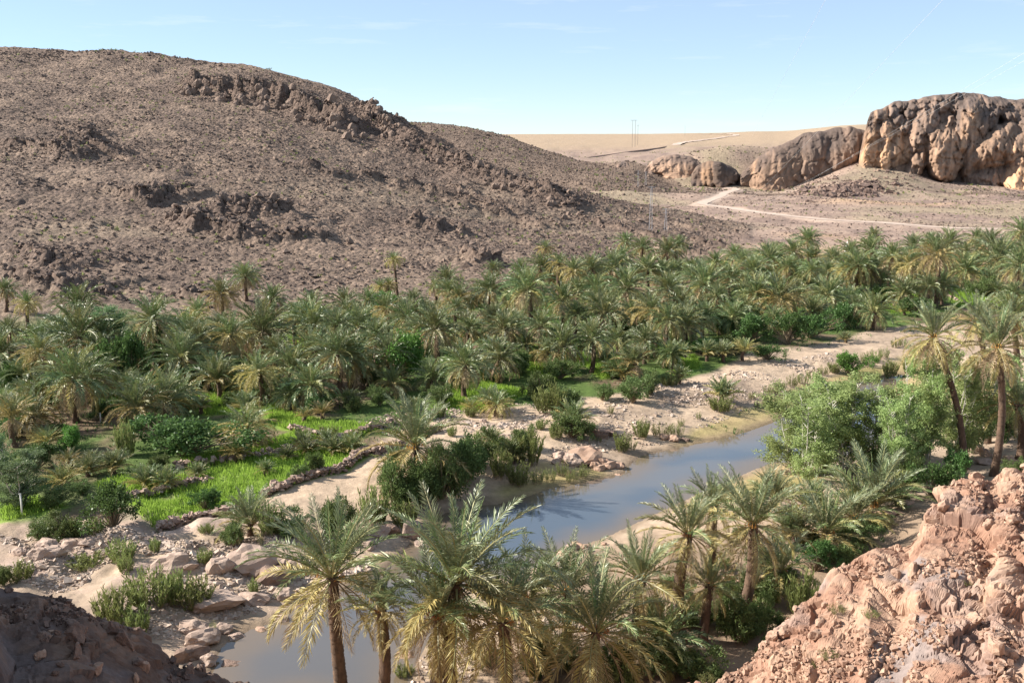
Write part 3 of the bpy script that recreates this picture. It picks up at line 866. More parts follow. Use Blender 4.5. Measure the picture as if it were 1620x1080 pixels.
def trunk_mesh(h, r, dx=0., dy=0., near=False, curve=0.):
    """trunk from the base at the origin up to (dx, dy, h)"""
    sides = 18 if near else 8
    n = max(6, int(h / (.07 if near else .35)))
    t = np.linspace(0, 1, n)
    bow = np.sin(t * np.pi) * curve
    P = np.stack([dx * t ** 1.0 + bow * .9, dy * t + bow * .2, h * t], -1)
    rad = r * (1 + .35 * np.exp(-t * 9) - .12 * t)
    th = np.arange(sides) / sides * 2 * np.pi
    R = np.broadcast_to(rad[:, None], (n, sides)).copy()
    k = np.arange(n)[:, None]
    if near:
        # leaf-base scales in a spiral diamond pattern
        ph = th[None, :] * 7 / (1) + 0
        u = (t[:, None] * h / .16)
        row = np.floor(u); fr = u - row
        sc = np.abs(np.sin(th[None, :] * 4.5 + row * 1.6))
        R *= 1 + .16 * (fr - .3) * (.35 + sc)
    else:
        R *= 1 + .09 * RNG.standard_normal((n, sides)) + .08 * ((k % 2) - .5)
    V = np.stack([P[:, None, 0] + np.cos(th) * R, P[:, None, 1] + np.sin(th) * R, np.broadcast_to(P[:, None, 2], R.shape)], -1).reshape(-1, 3)
    i = np.arange(n - 1)[:, None] * sides; j = np.arange(sides)[None, :]
    Q = np.stack([i + j, i + (j + 1) % sides, i + sides + (j + 1) % sides, i + sides + j], -1).reshape(-1, 4)
    mb = MB(); mb.add(V, Q)
    mb.add(np.vstack([V[-sides:], [P[-1] + [0, 0, r * .4]]]), None, [[q, (q + 1) % sides, sides] for q in range(sides)])
    return mb.mesh('palm_trunk', [M['palm_bark']], smooth=True)
UNIT_TRUNKS = [trunk_mesh(4.0, .22, 0, 0, False, c) for c in (0, .15, -.2)]
# near fronds: elevation classes, real size scaled later (unit length 1)
NEARF = {}
for cls, (e0, dr, ml, mr, cnt) in {'spear': (82, 12, 0, 4, 2), 'up': (66, 30, 6, 4, 3), 'mid': (42, 48, 1, 4, 3), 'low': (10, 52, 1, 4, 3), 'old': (-18, 58, 2, 4, 3), 'hang': (-45, 42, 2, 5, 2), 'dead': (-58, 30, 3, 5, 3)}.items():
    NEARF[cls] = []
    for v in range(cnt):
        mb = MB()
        frond_geo(mb, 1.0, math.radians(e0), math.radians(dr * 1.18 + 8 * (v - 1)), 52 if cls != 'dead' else 30, .165 if cls != 'spear' else .13, .0098 if cls != 'dead' else .007, ml, mr, 0, 0, 900 + v + len(cls) * 7 + int(abs(e0)), (0, 0, 0), .011, (v - 1) * .06, .16)
        NEARF[cls].append(mb.mesh('frond', FMATS))
    if cls == 'mid':
        for v in range(2):
            mb = MB(); frond_geo(mb, 1.0, math.radians(e0), math.radians(dr * 1.2), 52, .175, .0115, 7, 4, 0, 0, 960 + v, (0, 0, 0), .011, -.03, .16)
            NEARF.setdefault('midolive', []).append(mb.mesh('frond', FMATS))
    if cls == 'low':
        for v in range(2):
            mb = MB(); frond_geo(mb, 1.0, math.radians(e0), math.radians(dr), 52, .175, .0115, 2, 4, 0, 0, 990 + v, (0, 0, 0), .011, .03, .16)
            NEARF.setdefault('lowold', []).append(mb.mesh('frond', FMATS))
def date_stalks(seed):
    rg = np.random.default_rng(seed); mb = MB()
    for i in range(7):
        az = rg.uniform(0, 6.28); L = rg.uniform(.35, .55)
        s = np.linspace(0, 1, 6); e = 1.0 - 1.7 * s
        P = np.stack([np.cumsum(np.cos(e)) * L / 6 * math.cos(az), np.cumsum(np.cos(e)) * L / 6 * math.sin(az), np.cumsum(np.sin(e)) * L / 6], -1)
        mb.tube(P, np.linspace(.02, .012, 6), 3, 0)
        for k in range(9):
            d = rg.normal(0, .5, 3); d[2] = -1
            mb.tube([P[-1], P[-1] + d * .07, P[-1] + d * .14], [.006, .006, .01], 3, 0)
    return mb.mesh('date_stalk', [M['fruit']])
STALKS = [date_stalks(s) for s in (3, 4)]
n_palm = [0]
PALM_XY = []
SIZEW = lambda h: 'stemless' if h < .9 else 'short' if h < 2.4 else 'medium' if h < 4.2 else 'tall'
COLW = {'n': 'grey-green', 'y': 'yellowish', 'b': 'bushy', 's': 'sparse', 'f': 'fan-shaped'}
def make_palm(x, y, h, R, style='n', near=False, fixed=None, skirt=None, top=None, trunk_r=None, spread=1.0):
    """palm with base at (x, y); crown hub h above ground (or at the point top)"""
    z = TZ(x, y) - .1
    i = n_palm[0]; n_palm[0] += 1
    rg = np.random.default_rng(5000 + i)
    root = bpy.data.objects.new('date_palm', None); scene.collection.objects.link(root)
    root.location = (x, y, z); root.empty_display_size = .5
    tag(root, cat='palm tree', group='date palms of the oasis' if not near else 'date palms near the viewpoint')
    if top is not None: dx, dy, hh = top[0] - x, top[1] - y, top[2] - z
    else: dx, dy, hh = rg.normal(0, .05 * h), rg.normal(0, .05 * h), h + .1
    tr = trunk_r or (.17 + .02 * min(6, hh))
    if near or abs(dx) + abs(dy) > 1.0 or hh > 5.5:
        t = link('trunk', trunk_mesh(hh, tr * .95, dx, dy, near, (rg.normal(0, .04) * hh if top is None else .06 * hh)), root)
    else:
        t = link('trunk', UNIT_TRUNKS[i % 3], root)
        t.scale = (tr / .22, tr / .22, hh / 4.0)
        t.rotation_euler = (-dy / max(hh, .5) * .9, dx / max(hh, .5) * .9, rg.uniform(0, 6.28) if abs(dx) < .05 else 0)
    hub = (dx, dy, hh)
    if near:
        nf = int(50 * spread)
        for k in range(nf):
            q = (k + .5) / nf
            old = style == 'y'
            if style == 'f':
                cls = 'spear' if q < .12 else 'up' if q < .45 else 'mid' if q < .8 else 'low'
            else:
                cls = 'spear' if q < .08 else 'up' if q < .32 else 'mid' if q < .52 else 'low' if q < .66 else 'old' if q < .78 else 'hang' if q < .86 else 'dead'
            if cls == 'low' and old: cls = 'lowold'
            fr = link('frond', random.choice(NEARF[cls]), root)
            if cls in ('mid', 'low') and rg.random() < (.6 if cls == 'low' else .35): fr.data = random.choice(NEARF['lowold'] if cls == 'low' else NEARF['midolive'])
            az = k * GA + rg.normal(0, .12)
            s = R * (1.06 + rg.normal(0, .06)) * (1.0 if cls not in ('spear', 'dead', 'hang') else .85 if cls != 'spear' else .8)
            fr.scale = (s, s, s)
            fr.location = (hub[0] + math.cos(az) * .12, hub[1] + math.sin(az) * .12, hub[2] + .25 * (1 - q) - .15)
            fr.rotation_euler = (rg.normal(0, .22), rg.normal(0, .09), az)
        st = link('date_stalk', STALKS[i % 2], root, (hub[0], hub[1], hub[2] + .05)); st.scale = (R / 2.6,) * 3
    else:
        c = link('crown', CROWNS[style][i % len(CROWNS[style])], root, hub)
        c.scale = (R * rg.uniform(.96, 1.08), R * rg.uniform(.96, 1.08), R * rg.uniform(.92, 1.08)); c.rotation_euler = (rg.normal(0, .06), rg.normal(0, .06), rg.uniform(0, 6.28))
    sk = skirt if skirt is not None else (hh > 1.8 and rg.random() < .55 and not near)
    if sk:
        s = link('dead_skirt', SKIRTS[2] if skirt == 2 else SKIRTS[i % 2], root, hub)
        s.scale = (R * .9, R * .9, R * rg.uniform(.8, 1.1)); s.rotation_euler = (0, 0, rg.uniform(0, 6.28))
    adj = SIZEW(hh) + ' ' + COLW[style]
    px, py, _ = project(x + dx, y + dy, z + hh)
    PENDING.append((root, px, py, ('skirted ' if sk else '') + 'date palm', adj, fixed))
    PALM_XY.append((x, y, R))
    return root
def palm_px(px, py, rpx, h, style='n', **kw):
    near = kw.get('near', False)
    h = h * .9 if near else (h * random.uniform(.72, 1.22) + .15 if h > 1 else h)
    rpx = rpx * (1.12 if near else 1.26 if h > 1 else 1.05)
    x, y = hit(px, py, h)
    d = math.hypot(y, 0) / CP
    R = rpx * (y * CP + 0 * d + (CAMZ - h) * SP) / F
    return make_palm(x, y, h, R, style, **kw)
def palm_base(px, py, bpx, bpy_, rpx, style='n', **kw):
    x, y = hit(bpx, bpy_)
    X, Y, Z = at_y(px, py, y)
    f = y * CP + (CAMZ - Z) * SP
    rpx = rpx * (1.12 if kw.get('near') else 1.3)
    return make_palm(x, y, Z - TZ(x, y), rpx * f / F, style, top=(X, Y, Z), **kw)

# grove palms read from enlarged views: origin, then (u, v, r, height, style)
G1 = [(1165,195,72,3.6,'n'),(1040,255,78,4.5,'y'),(1300,280,72,2.5,'n'),(378,310,105,4,'n'),(190,525,95,3.8,'y'),(365,455,150,3.2,'n'),(880,435,110,3,'n'),(870,565,135,2.5,'n'),
 (-10,545,130,3,'n'),(30,430,70,3,'n'),(1245,435,150,4,'n'),(1085,455,95,5,'y'),(1510,400,115,3.5,'n'),(1235,625,100,2.5,'y'),(1380,605,110,2.8,'n'),(1480,690,115,2.2,'n'),
 (1490,520,100,3,'n'),(1600,540,120,3,'n'),(660,800,130,1.3,'y'),(785,765,145,1.3,'n'),(60,835,100,1.8,'f'),(1245,715,105,1.2,'n'),(955,790,60,.6,'b'),(1450,840,55,.5,'f'),
 (1530,825,65,.5,'f'),(1120,1010,75,.7,'f'),(1400,365,62,3,'n'),(1165,795,85,1.0,'b'),(490,460,75,3,'n'),(545,650,75,1,'b'),(1385,735,80,1.3,'n'),(225,960,80,.8,'f'),
 (1450,990,60,.4,'b'),(1550,960,70,.5,'b'),(20,240,60,3.4,'n'),(1590,410,85,4,'n'),(640,470,60,2,'s'),(130,640,90,2,'n'),(1310,520,80,3,'n'),(950,480,90,2.6,'n'),(330,1050,70,.5,'f'),(430,1040,60,.4,'b'),
 (120,300,60,3,'y'),(1480,300,70,3,'n')]
G2 = [(180,285,42,2.6,'y'),(225,275,38,3,'y'),(445,285,46,2.6,'s'),(712,295,88,3.4,'n'),(960,195,80,4,'n'),(975,105,42,4,'y'),(1350,70,48,3.6,'n'),(1425,95,58,3.4,'n'),
 (1540,120,72,3.6,'n'),(1595,85,50,3.2,'n'),(1185,195,78,4,'n'),(1280,195,88,4.5,'n'),(1040,175,52,5,'y'),(1100,205,66,5,'y'),(1045,345,88,3,'n'),(1360,295,100,3.5,'n'),(1570,295,92,3.6,'n'),
 (1470,395,90,3.5,'y'),(1250,415,110,3.6,'n'),(1200,290,72,3.4,'n'),(450,485,122,3.4,'n'),(310,425,90,3,'n'),(220,390,78,3,'y'),(90,470,110,3,'n'),(550,380,52,3,'n'),(600,485,82,2.6,'n'),(770,485,95,3,'n'),
 (960,475,82,3,'n'),(1110,415,70,3,'n'),(1190,535,95,3,'n'),(1050,570,105,2.4,'n'),(985,600,70,1.6,'y'),(40,625,130,2.8,'n'),(235,600,95,2.4,'n'),(245,745,95,.9,'y'),(430,725,110,.8,'n'),(585,655,115,2.4,'n'),
 (750,625,100,2.2,'n'),(700,590,72,2.4,'n'),(1310,545,80,1.8,'n'),(1440,545,82,2,'n'),(1570,600,70,1.3,'n'),(1600,700,60,.7,'b'),(1400,645,90,1.5,'b'),(1335,705,115,.5,'b'),(735,850,88,.9,'y'),(610,865,62,.3,'f'),
 (350,890,58,.4,'b'),(40,830,72,.4,'b'),(930,780,55,.3,'b'),(1550,440,80,3.2,'n'),(1640,420,90,3,'n'),(130,345,60,2.6,'n'),(360,350,60,2.6,'n'),(850,200,55,4,'n'),(1460,200,80,3.6,'n'),(1330,150,60,3.6,'n'),(1520,220,70,3,'n'),
 (720,200,45,3,'n'),(880,560,60,1.3,'n'),(520,300,55,2.6,'n'),(640,300,40,2.4,'s'),(20,360,80,3,'n'),(170,520,80,2.6,'n'),(1250,640,70,1,'b'),(1500,480,70,2.5,'n'),(1120,300,60,3,'n')]
G3 = [(520,172,62,3.8,'n'),(165,228,62,3.4,'n'),(412,212,82,3.8,'n'),(330,262,80,3.4,'n'),(100,335,108,3.4,'n'),(50,295,62,3.4,'n'),(340,375,100,3.4,'n'),(500,245,52,3.2,'n'),(605,262,54,3.4,'n'),
 (715,205,52,3.6,'n'),(690,275,62,3.2,'n'),(690,385,98,2.6,'n'),(880,172,72,4.2,'n'),(900,110,52,4,'n'),(990,195,72,4.6,'n'),(1075,235,80,4.6,'y'),(1100,155,62,4.2,'n'),(1270,135,70,4,'n'),
 (1340,265,88,3.2,'n'),(1395,115,52,3.6,'n'),(1450,130,62,3.6,'n'),(1600,245,92,4,'n'),(1165,345,70,2.6,'n'),(1240,340,70,2.4,'n'),(1050,375,80,1.6,'n'),(1490,365,52,1.2,'n'),(1570,370,52,1.2,'n'),
 (740,495,80,.9,'n'),(1050,465,48,.4,'b'),(770,595,48,.3,'b'),(250,490,82,1.8,'n'),(15,530,100,2,'n'),(100,480,75,2.2,'n'),(115,665,78,.7,'b'),(195,660,75,.9,'b'),(288,650,68,1.0,'f'),(450,555,30,.4,'f'),
 (10,650,60,.8,'b'),(230,300,60,3,'n'),(280,210,50,3,'n'),(590,330,60,2.6,'n'),(430,500,60,1.2,'n'),(800,180,60,4,'n'),(1180,130,50,3.6,'n'),(1540,170,60,4,'n'),(1330,190,60,4,'n'),(1640,170,70,5,'n'),(820,440,60,1.6,'n'),
 (560,300,60,3,'n'),(640,250,44,3,'n'),(1050,290,60,2.4,'n'),(950,330,70,2.4,'n'),(360,300,60,3,'n')]
for org, L in (((0, 380), G1), ((540, 360), G2), ((1080, 340), G3)):
    for (u, v, r, h, st) in L:
        palm_px(org[0] + u / 3, org[1] + v / 3, r / 3 * 1.02, h, st)
# palms that stand out
palm_base(241,506, 243,598, 38, 'n', skirt=2, trunk_r=.42, fixed='tall palm whose trunk is wrapped in a thick brown skirt of dead leaves')
palm_base(623,412, 629,471, 13, 'y', skirt=False, trunk_r=.2, fixed='lone thin palm with small yellow crown on a bare trunk')
palm_base(707,445, 709,478, 24, 'n', fixed='small palm standing against the scree at the back of the grove')
palm_base(835,458, 836,532, 36, 'n', skirt=2, fixed='tall palm with long hanging skirt of grey dead fronds')
palm_base(1278,380, 1279,413, 22, 'n', skirt=False, fixed='tall palm with round green crown topping the far grove edge')
palm_base(1233,474, 1233,510, 38, 'y', fixed='broad palm with yellow lower fronds above dark thicket')
palm_base(1482,405, 1479,484, 31, 'y', trunk_r=.35, fixed='palm with thick red-brown trunk and pale hanging fronds')
palm_base(1381,493, 1380,519, 31, 'n', trunk_r=.5, skirt=False, fixed='low fat-trunked palm on the bank beside the pale track')
palm_base(1343,427, 1344,474, 24, 'y', fixed='palm with slim red trunk, first of the three clustered slim trunks')
palm_base(1358,422, 1357,476, 27, 'n', fixed='palm with slim red trunk, middle of the three clustered slim trunks')
palm_base(1382,428, 1378,474, 25, 'y', fixed='palm with slim red trunk, last of the three clustered slim trunks')
palm_base(1577,412, 1572,448, 37, 'n', fixed='big round palm on twin dark trunks in the far grove')
palm_base(1618,368, 1617,420, 26, 'n', fixed='tall palm cut by the frame, highest crown of the far grove')
palm_base(117,600, 119,668, 50, 'n', fixed='full round palm with drooping fronds standing in the shade')
palm_base(390,680, 392,706, 40, 'y', skirt=1, fixed='short palm with tan drooping fronds beside the wheat terraces')
palm_px(907,668,38,.5,'b', fixed='spiky stemless palm clump on sand near the pink rocks')
palm_px(1143,628,34,.5,'b', fixed='bushy stemless palm alone by the pool on the gravel')
palm_px(395,822,52,.9,'f', near=True, fixed='lone young palm fanning upward on the pale sand')
palm_px(655,708,82,3.2,'n', near=True, fixed='big dark palm at the river bend over a green thicket')
palm_px(632,745,46,.6,'b', fixed='bushy palm sprouting at the left foot of the big riverside palm'); palm_px(690,742,48,.7,'b', fixed='bushy palm sprouting at the river side of the big riverside palm')
# near palms
palm_px(535,908,118,6.6,'y', near=True, fixed='palm with gold drooping fronds leaning over the lower stream')
palm_px(597,972,58,5.2,'y', near=True, fixed='smaller palm behind the stream palm with thin straight trunk')
palm_px(717,930,142,6.6,'n', near=True, fixed='largest palm by the stream with wide crown of silver-green fronds')
palm_px(665,965,95,5.6,'y', near=True, fixed='palm with brown hanging fronds half hidden by the largest palm')
palm_px(795,985,100,5.0,'n', near=True, fixed='drooping palm tucked between the largest palm and golden palm')
palm_px(838,945,82,4.0,'n', near=True, fixed='palm with dull green crown behind the largest palm')
palm_px(943,1000,112,3.6,'y', near=True, fixed='low palm with golden lower fronds above the sandy bank')
palm_px(900,930,82,3.2,'n', near=True, fixed='pale palm crown rising behind the low golden palm')
palm_px(1007,908,72,4.2,'y', near=True, fixed='palm with dry lower fronds near the pool edge stones')
palm_px(1085,838,72,6.0,'y', near=True, fixed='tall palm with grey hanging skirt beside the pool bank')
palm_px(1128,800,52,5.0,'y', near=True, fixed='yellow palm crown behind the two tall bank palms')
palm_px(1180,825,84,5.6,'n', near=True, fixed='palm with long arching silver fronds and red dead skirt')
palm_px(1115,925,48,3.2,'n', near=True, fixed='palm with short dark trunk under the arching palm')
palm_px(1383,795,84,.8,'f', near=True, fixed='yellow-green fan palm on the bank above the red cliff')
palm_px(1310,838,74,1.2,'n', near=True, fixed='dense low palm leaning over the cliff hollow')
palm_px(1352,815,60,1.0,'n', near=True, fixed='low palm crowding between the fan palm and hollow')
palm_px(1232,900,62,1.4,'n', near=True, fixed='dark shaded palm behind the bright oleander')
palm_px(1225,785,42,1.0,'f', near=True, fixed='small spiky palm below the pale green poplars')
palm_px(1285,800,46,.8,'b', fixed='bushy stemless palm at the foot of the poplars')
palm_px(1187,935,46,.5,'b', fixed='pale bushy young palm between the oleanders')
palm_px(1255,845,52,.9,'b', fixed='bushy palm clump in front of the arching palm')
palm_px(860,1050,60,1.0,'b', fixed='young palm tuft at the foot of the golden palm')
palm_px(1050,1010,60,1.2,'n', fixed='shaded palm right behind the golden palm')
palm_base(1477,532, 1527,742, 56, 'y', near=True, skirt=1, trunk_r=.24, fixed='leaning palm with bare curved trunk beside the poplars')
palm_base(1545,508, 1562,700, 46, 'y', near=True, skirt=1, trunk_r=.24, fixed='slightly bent palm between the leaning and the straight palm')
palm_base(1578,548, 1572,752, 64, 'y', near=True, skirt=1, trunk_r=.25, fixed='tallest straight palm with red trunk above the cliff')
palm_base(1612,640, 1616,725, 52, 'n', near=True, trunk_r=.36, fixed='thick-trunked palm at the picture edge by the poplars')
palm_base(1550,618, 1552,690, 44, 'y', fixed='pale palm behind the two tall bare trunks')
palm_base(1600,500, 1605,640, 40, 'n', fixed='green palm crown behind the tallest straight palm')
# fillers under and between the listed crowns
GROVE_PX = [(0,560),(120,520),(300,520),(480,500),(640,500),(760,470),(900,440),(1080,420),(1300,410),(1620,400),(1620,470),(1450,490),(1330,520),(1200,540),(1100,560),(1000,590),(850,610),(700,630),(600,640),(450,630),(300,640),(0,650)]
GROVE = [plane(px, py, 1.5) for px, py in GROVE_PX]
gx = [p[0] for p in GROVE]; gy = [p[1] for p in GROVE]
cnt = 0; tries = 0
while cnt < 70 and tries < 4000:
    tries += 1
    x = random.uniform(min(gx), max(gx)); y = random.uniform(min(gy), max(gy))
    if poly_sd(GROVE, np.array([x]), np.array([y]))[0] > -1: continue
    if min((x - a_) ** 2 + (y - b_) ** 2 for a_, b_, r_ in PALM_XY) < 3.3 ** 2: continue
    if any(poly_sd(P, np.array([x]), np.array([y]))[0] < .5 for P in FIELDS): continue
    make_palm(x, y, random.uniform(.8, 2.6), random.uniform(2.0, 2.9), random.choice('nnnyb')); cnt += 1

GROVE_L = [plane(px, py, 1.5) for px, py in [(-20,600),(120,560),(330,540),(480,560),(470,640),(330,660),(180,680),(-20,680)]]
lx = [p[0] for p in GROVE_L]; ly = [p[1] for p in GROVE_L]; cnt = 0; tries = 0
while cnt < 16 and tries < 3000:
    tries += 1
    x = random.uniform(min(lx), max(lx)); y = random.uniform(min(ly), max(ly))
    if poly_sd(GROVE_L, np.array([x]), np.array([y]))[0] > -.5: continue
    if min((x - a_) ** 2 + (y - b_) ** 2 for a_, b_, r_ in PALM_XY) < 2.9 ** 2: continue
    make_palm(x, y, random.uniform(.5, 2.0), random.uniform(2.1, 2.8), random.choice('nnby')); cnt += 1

# ------------------------------------------------------------------ bushes and broadleaf trees (unit size meshes)
def leaf_quads(mb, P, D, ln, wd, rg, m=0):
    n = len(P)
    D = D / (np.linalg.norm(D, axis=1)[:, None] + 1e-9)
    rv = rg.normal(0, 1, (n, 3)); S = np.cross(D, rv); S /= np.linalg.norm(S, axis=1)[:, None] + 1e-9
    ln = np.broadcast_to(ln, (n,)) * rg.uniform(.7, 1.3, n); wd = np.broadcast_to(wd, (n,)) * rg.uniform(.7, 1.3, n)
    a = P; b = P + D * (ln * .5)[:, None] + S * wd[:, None]; c_ = P + D * ln[:, None]; d = P + D * (ln * .5)[:, None] - S * wd[:, None]
    V = np.stack([a, b, c_, d], 1).reshape(-1, 3)
    mb.add(V, np.arange(len(V)).reshape(-1, 4), None, m)
def oleander(seed, mat, nst=64, nl=34, ln=.19, wd=.021):
    """half-width 1, height about 1.2"""
    rg = np.random.default_rng(seed); mb = MB()
    for i in range(nst):
        az = rg.uniform(0, 6.28); rr = math.sqrt(rg.random()); b = np.array([math.cos(az), math.sin(az), 0]) * rr * .55
        lean = rr * .55 + rg.normal(0, .12)
        h = (1.15 - .45 * rr) * rg.uniform(.65, 1.12)
        d = np.array([math.cos(az) * lean, math.sin(az) * lean, 1.0]); 
        t = np.linspace(0, 1, 4)[:, None]
        S_ = b + d * t * h
        mb.tube(S_, np.linspace(.012, .005, 4), 3, 1, cap=False)
        tt = rg.uniform(.08, 1.02, nl)[:, None]
        P = b + d * tt * h
        D = rg.normal(0, .55, (nl, 3)); D[:, 2] = np.abs(D[:, 2]) * .5 + .75
        leaf_quads(mb, P, D, ln, wd, rg)
    return mb.mesh('foliage', [mat, M['twig']])
def leafy(seed, mat, ncl=75, per=60, ln=.085, wd=.032, flat=.8):
    """lumpy dome of leaf clusters, half-width 1, height about 2*flat"""
    rg = np.random.default_rng(seed); mb = MB()
    # a few irregular lobes
    lobes = [(rg.normal(0, .38), rg.normal(0, .38), rg.uniform(.55, 1.15) * flat, rg.uniform(.38, .62)) for _ in range(7)]
    for i in range(ncl):
        lb = lobes[i % len(lobes)]
        d = rg.normal(0, 1, 3); d /= np.linalg.norm(d); d[2] = d[2] * .8 + .15
        c_ = np.array([lb[0], lb[1], lb[2]]) + d * lb[3] * rg.uniform(.65, 1.05)
        if c_[2] < .08: c_[2] = .08 + .1 * rg.random()
        P = c_ + rg.normal(0, .085, (per, 3)); P[:, 2] = np.maximum(P[:, 2], .02)
        D = rg.normal(0, .6, (per, 3)) + d * .8
        leaf_quads(mb, P, D, ln, wd, rg)
        mb.tube([(0, 0, 0), c_ * .5 + [0, 0, .1], c_], [.03, .015, .004], 3, 1, cap=False)
    return mb.mesh('foliage', [mat, M['twig']])
def airy_tree(seed, mat, barkmat, lean=0):
    """unit height 1; returns (trunk mesh, crown mesh)"""
    rg = np.random.default_rng(seed); tb = MB(); cb = MB()
    tips = []
    ns = rg.integers(3, 6)
    for s in range(ns):
        az = rg.uniform(0, 6.28); out = rg.uniform(.05, .22)
        top = np.array([math.cos(az) * out, math.sin(az) * out, rg.uniform(.72, .95)])
        t = np.linspace(0, 1, 7)[:, None]
        base = np.array([math.cos(az) * .02, math.sin(az) * .02, 0])
        P = base * (1 - t) + top * t + np.concatenate([rg.normal(0, .008, (7, 2)), np.zeros((7, 1))], 1)
        tb.tube(P, np.linspace(.008, .0012, 7), 5, 0)
        for b in range(16):
            q = rg.uniform(.04, 1.0)
            p0 = base * (1 - q) + top * q
            a2 = rg.uniform(0, 6.28); L = rg.uniform(.10, .24) * (1.15 - q * .6)
            d = np.array([math.cos(a2), math.sin(a2), rg.uniform(.5, 1.3)]); d /= np.linalg.norm(d)
            p1 = p0 + d * L
            tb.tube([p0, (p0 + p1) / 2 + [0, 0, -.005], p1], [.004, .003, .0015], 3, 0, cap=False)
            for w in range(4):
                e = d + rg.normal(0, .45, 3); e /= np.linalg.norm(e)
                q0 = p0 + (p1 - p0) * rg.uniform(.3, 1); l2 = rg.uniform(.05, .11)
                tt = rg.uniform(0, 1.05, 60)[:, None]
                Pp = q0 + e * l2 * tt + rg.normal(0, .015, (60, 3))
                leaf_quads(cb, Pp, rg.normal(0, .6, (60, 3)) + e * .7, .0165, .0048, rg)
    return tb.mesh('tree_trunk', [barkmat], smooth=True), cb.mesh('foliage', [mat])
OL = [leafy(s, M['oleander'], 95, 70, .125, .020, .75) for s in (31, 32, 33)]; OLL = [oleander(s, M['oleander_light'], 54, 30) for s in (4, 5, 6)]
RD = [oleander(s, M['reed'], 34, 16, .24, .016) for s in (7, 8)]
FG = [leafy(s, M['fig']) for s in (1, 2)]; FD = [leafy(s, M['fig_dark'], 80, 60) for s in (3, 4)]
OLR = [leafy(s, M['oleander'], 80, 60, .11, .02) for s in (8, 9)]
PT = [airy_tree(s, M['poplar'], M['pale_bark']) for s in (1, 2, 3, 4)]; PL = [airy_tree(s, M['pale_leaf'], M['pale_bark']) for s in (5, 6)]
KIND = {'o': (OL, 'oleander_bush', 'dark green oleander bush', 'bush'), 'l': (OLL, 'oleander_bush', 'light green oleander bush', 'bush'), 'r': (RD, 'reed_clump', 'yellow-green reed clump', 'reed clump'),
        'f': (FG, 'fig_bush', 'bright green leafy bush', 'bush'), 'F': (FD, 'fig_bush', 'dark green leafy bush', 'bush'), 'R': (OLR, 'round_bush', 'rounded olive bush', 'bush')}
nb = [0]
def bush_px(bx, by, w, h, k, fixed=None):
    x, y = hit(bx, by)
    f = y * CP + CAMZ * SP
    meshes, nm, noun, cat = KIND[k]
    i = nb[0]; nb[0] += 1
    o = link(nm, meshes[i % len(meshes)], None, (x, y, TZ(x, y) - .03), cat=cat, group={'r': 'reed clumps along the pool', 'f': 'fig bushes', 'F': 'fig bushes', 'R': 'round bushes', 'o': 'oleanders along the river', 'l': 'oleanders along the river'}[k])
    W = w / 2 * f / F; H = h * f / F / (1.15 if k in 'lr' else 1.45)
    o.scale = (W, W * .9, H * 1.02); o.rotation_euler = (0, 0, random.uniform(0, 6.28))
    px, py, _ = project(x, y, TZ(x, y) + H * .6)
    sz = 'small' if w * h < 900 else 'mid-sized' if w * h < 3000 else 'large'
    PENDING.append((o, px, py, noun, sz, fixed))
    return o
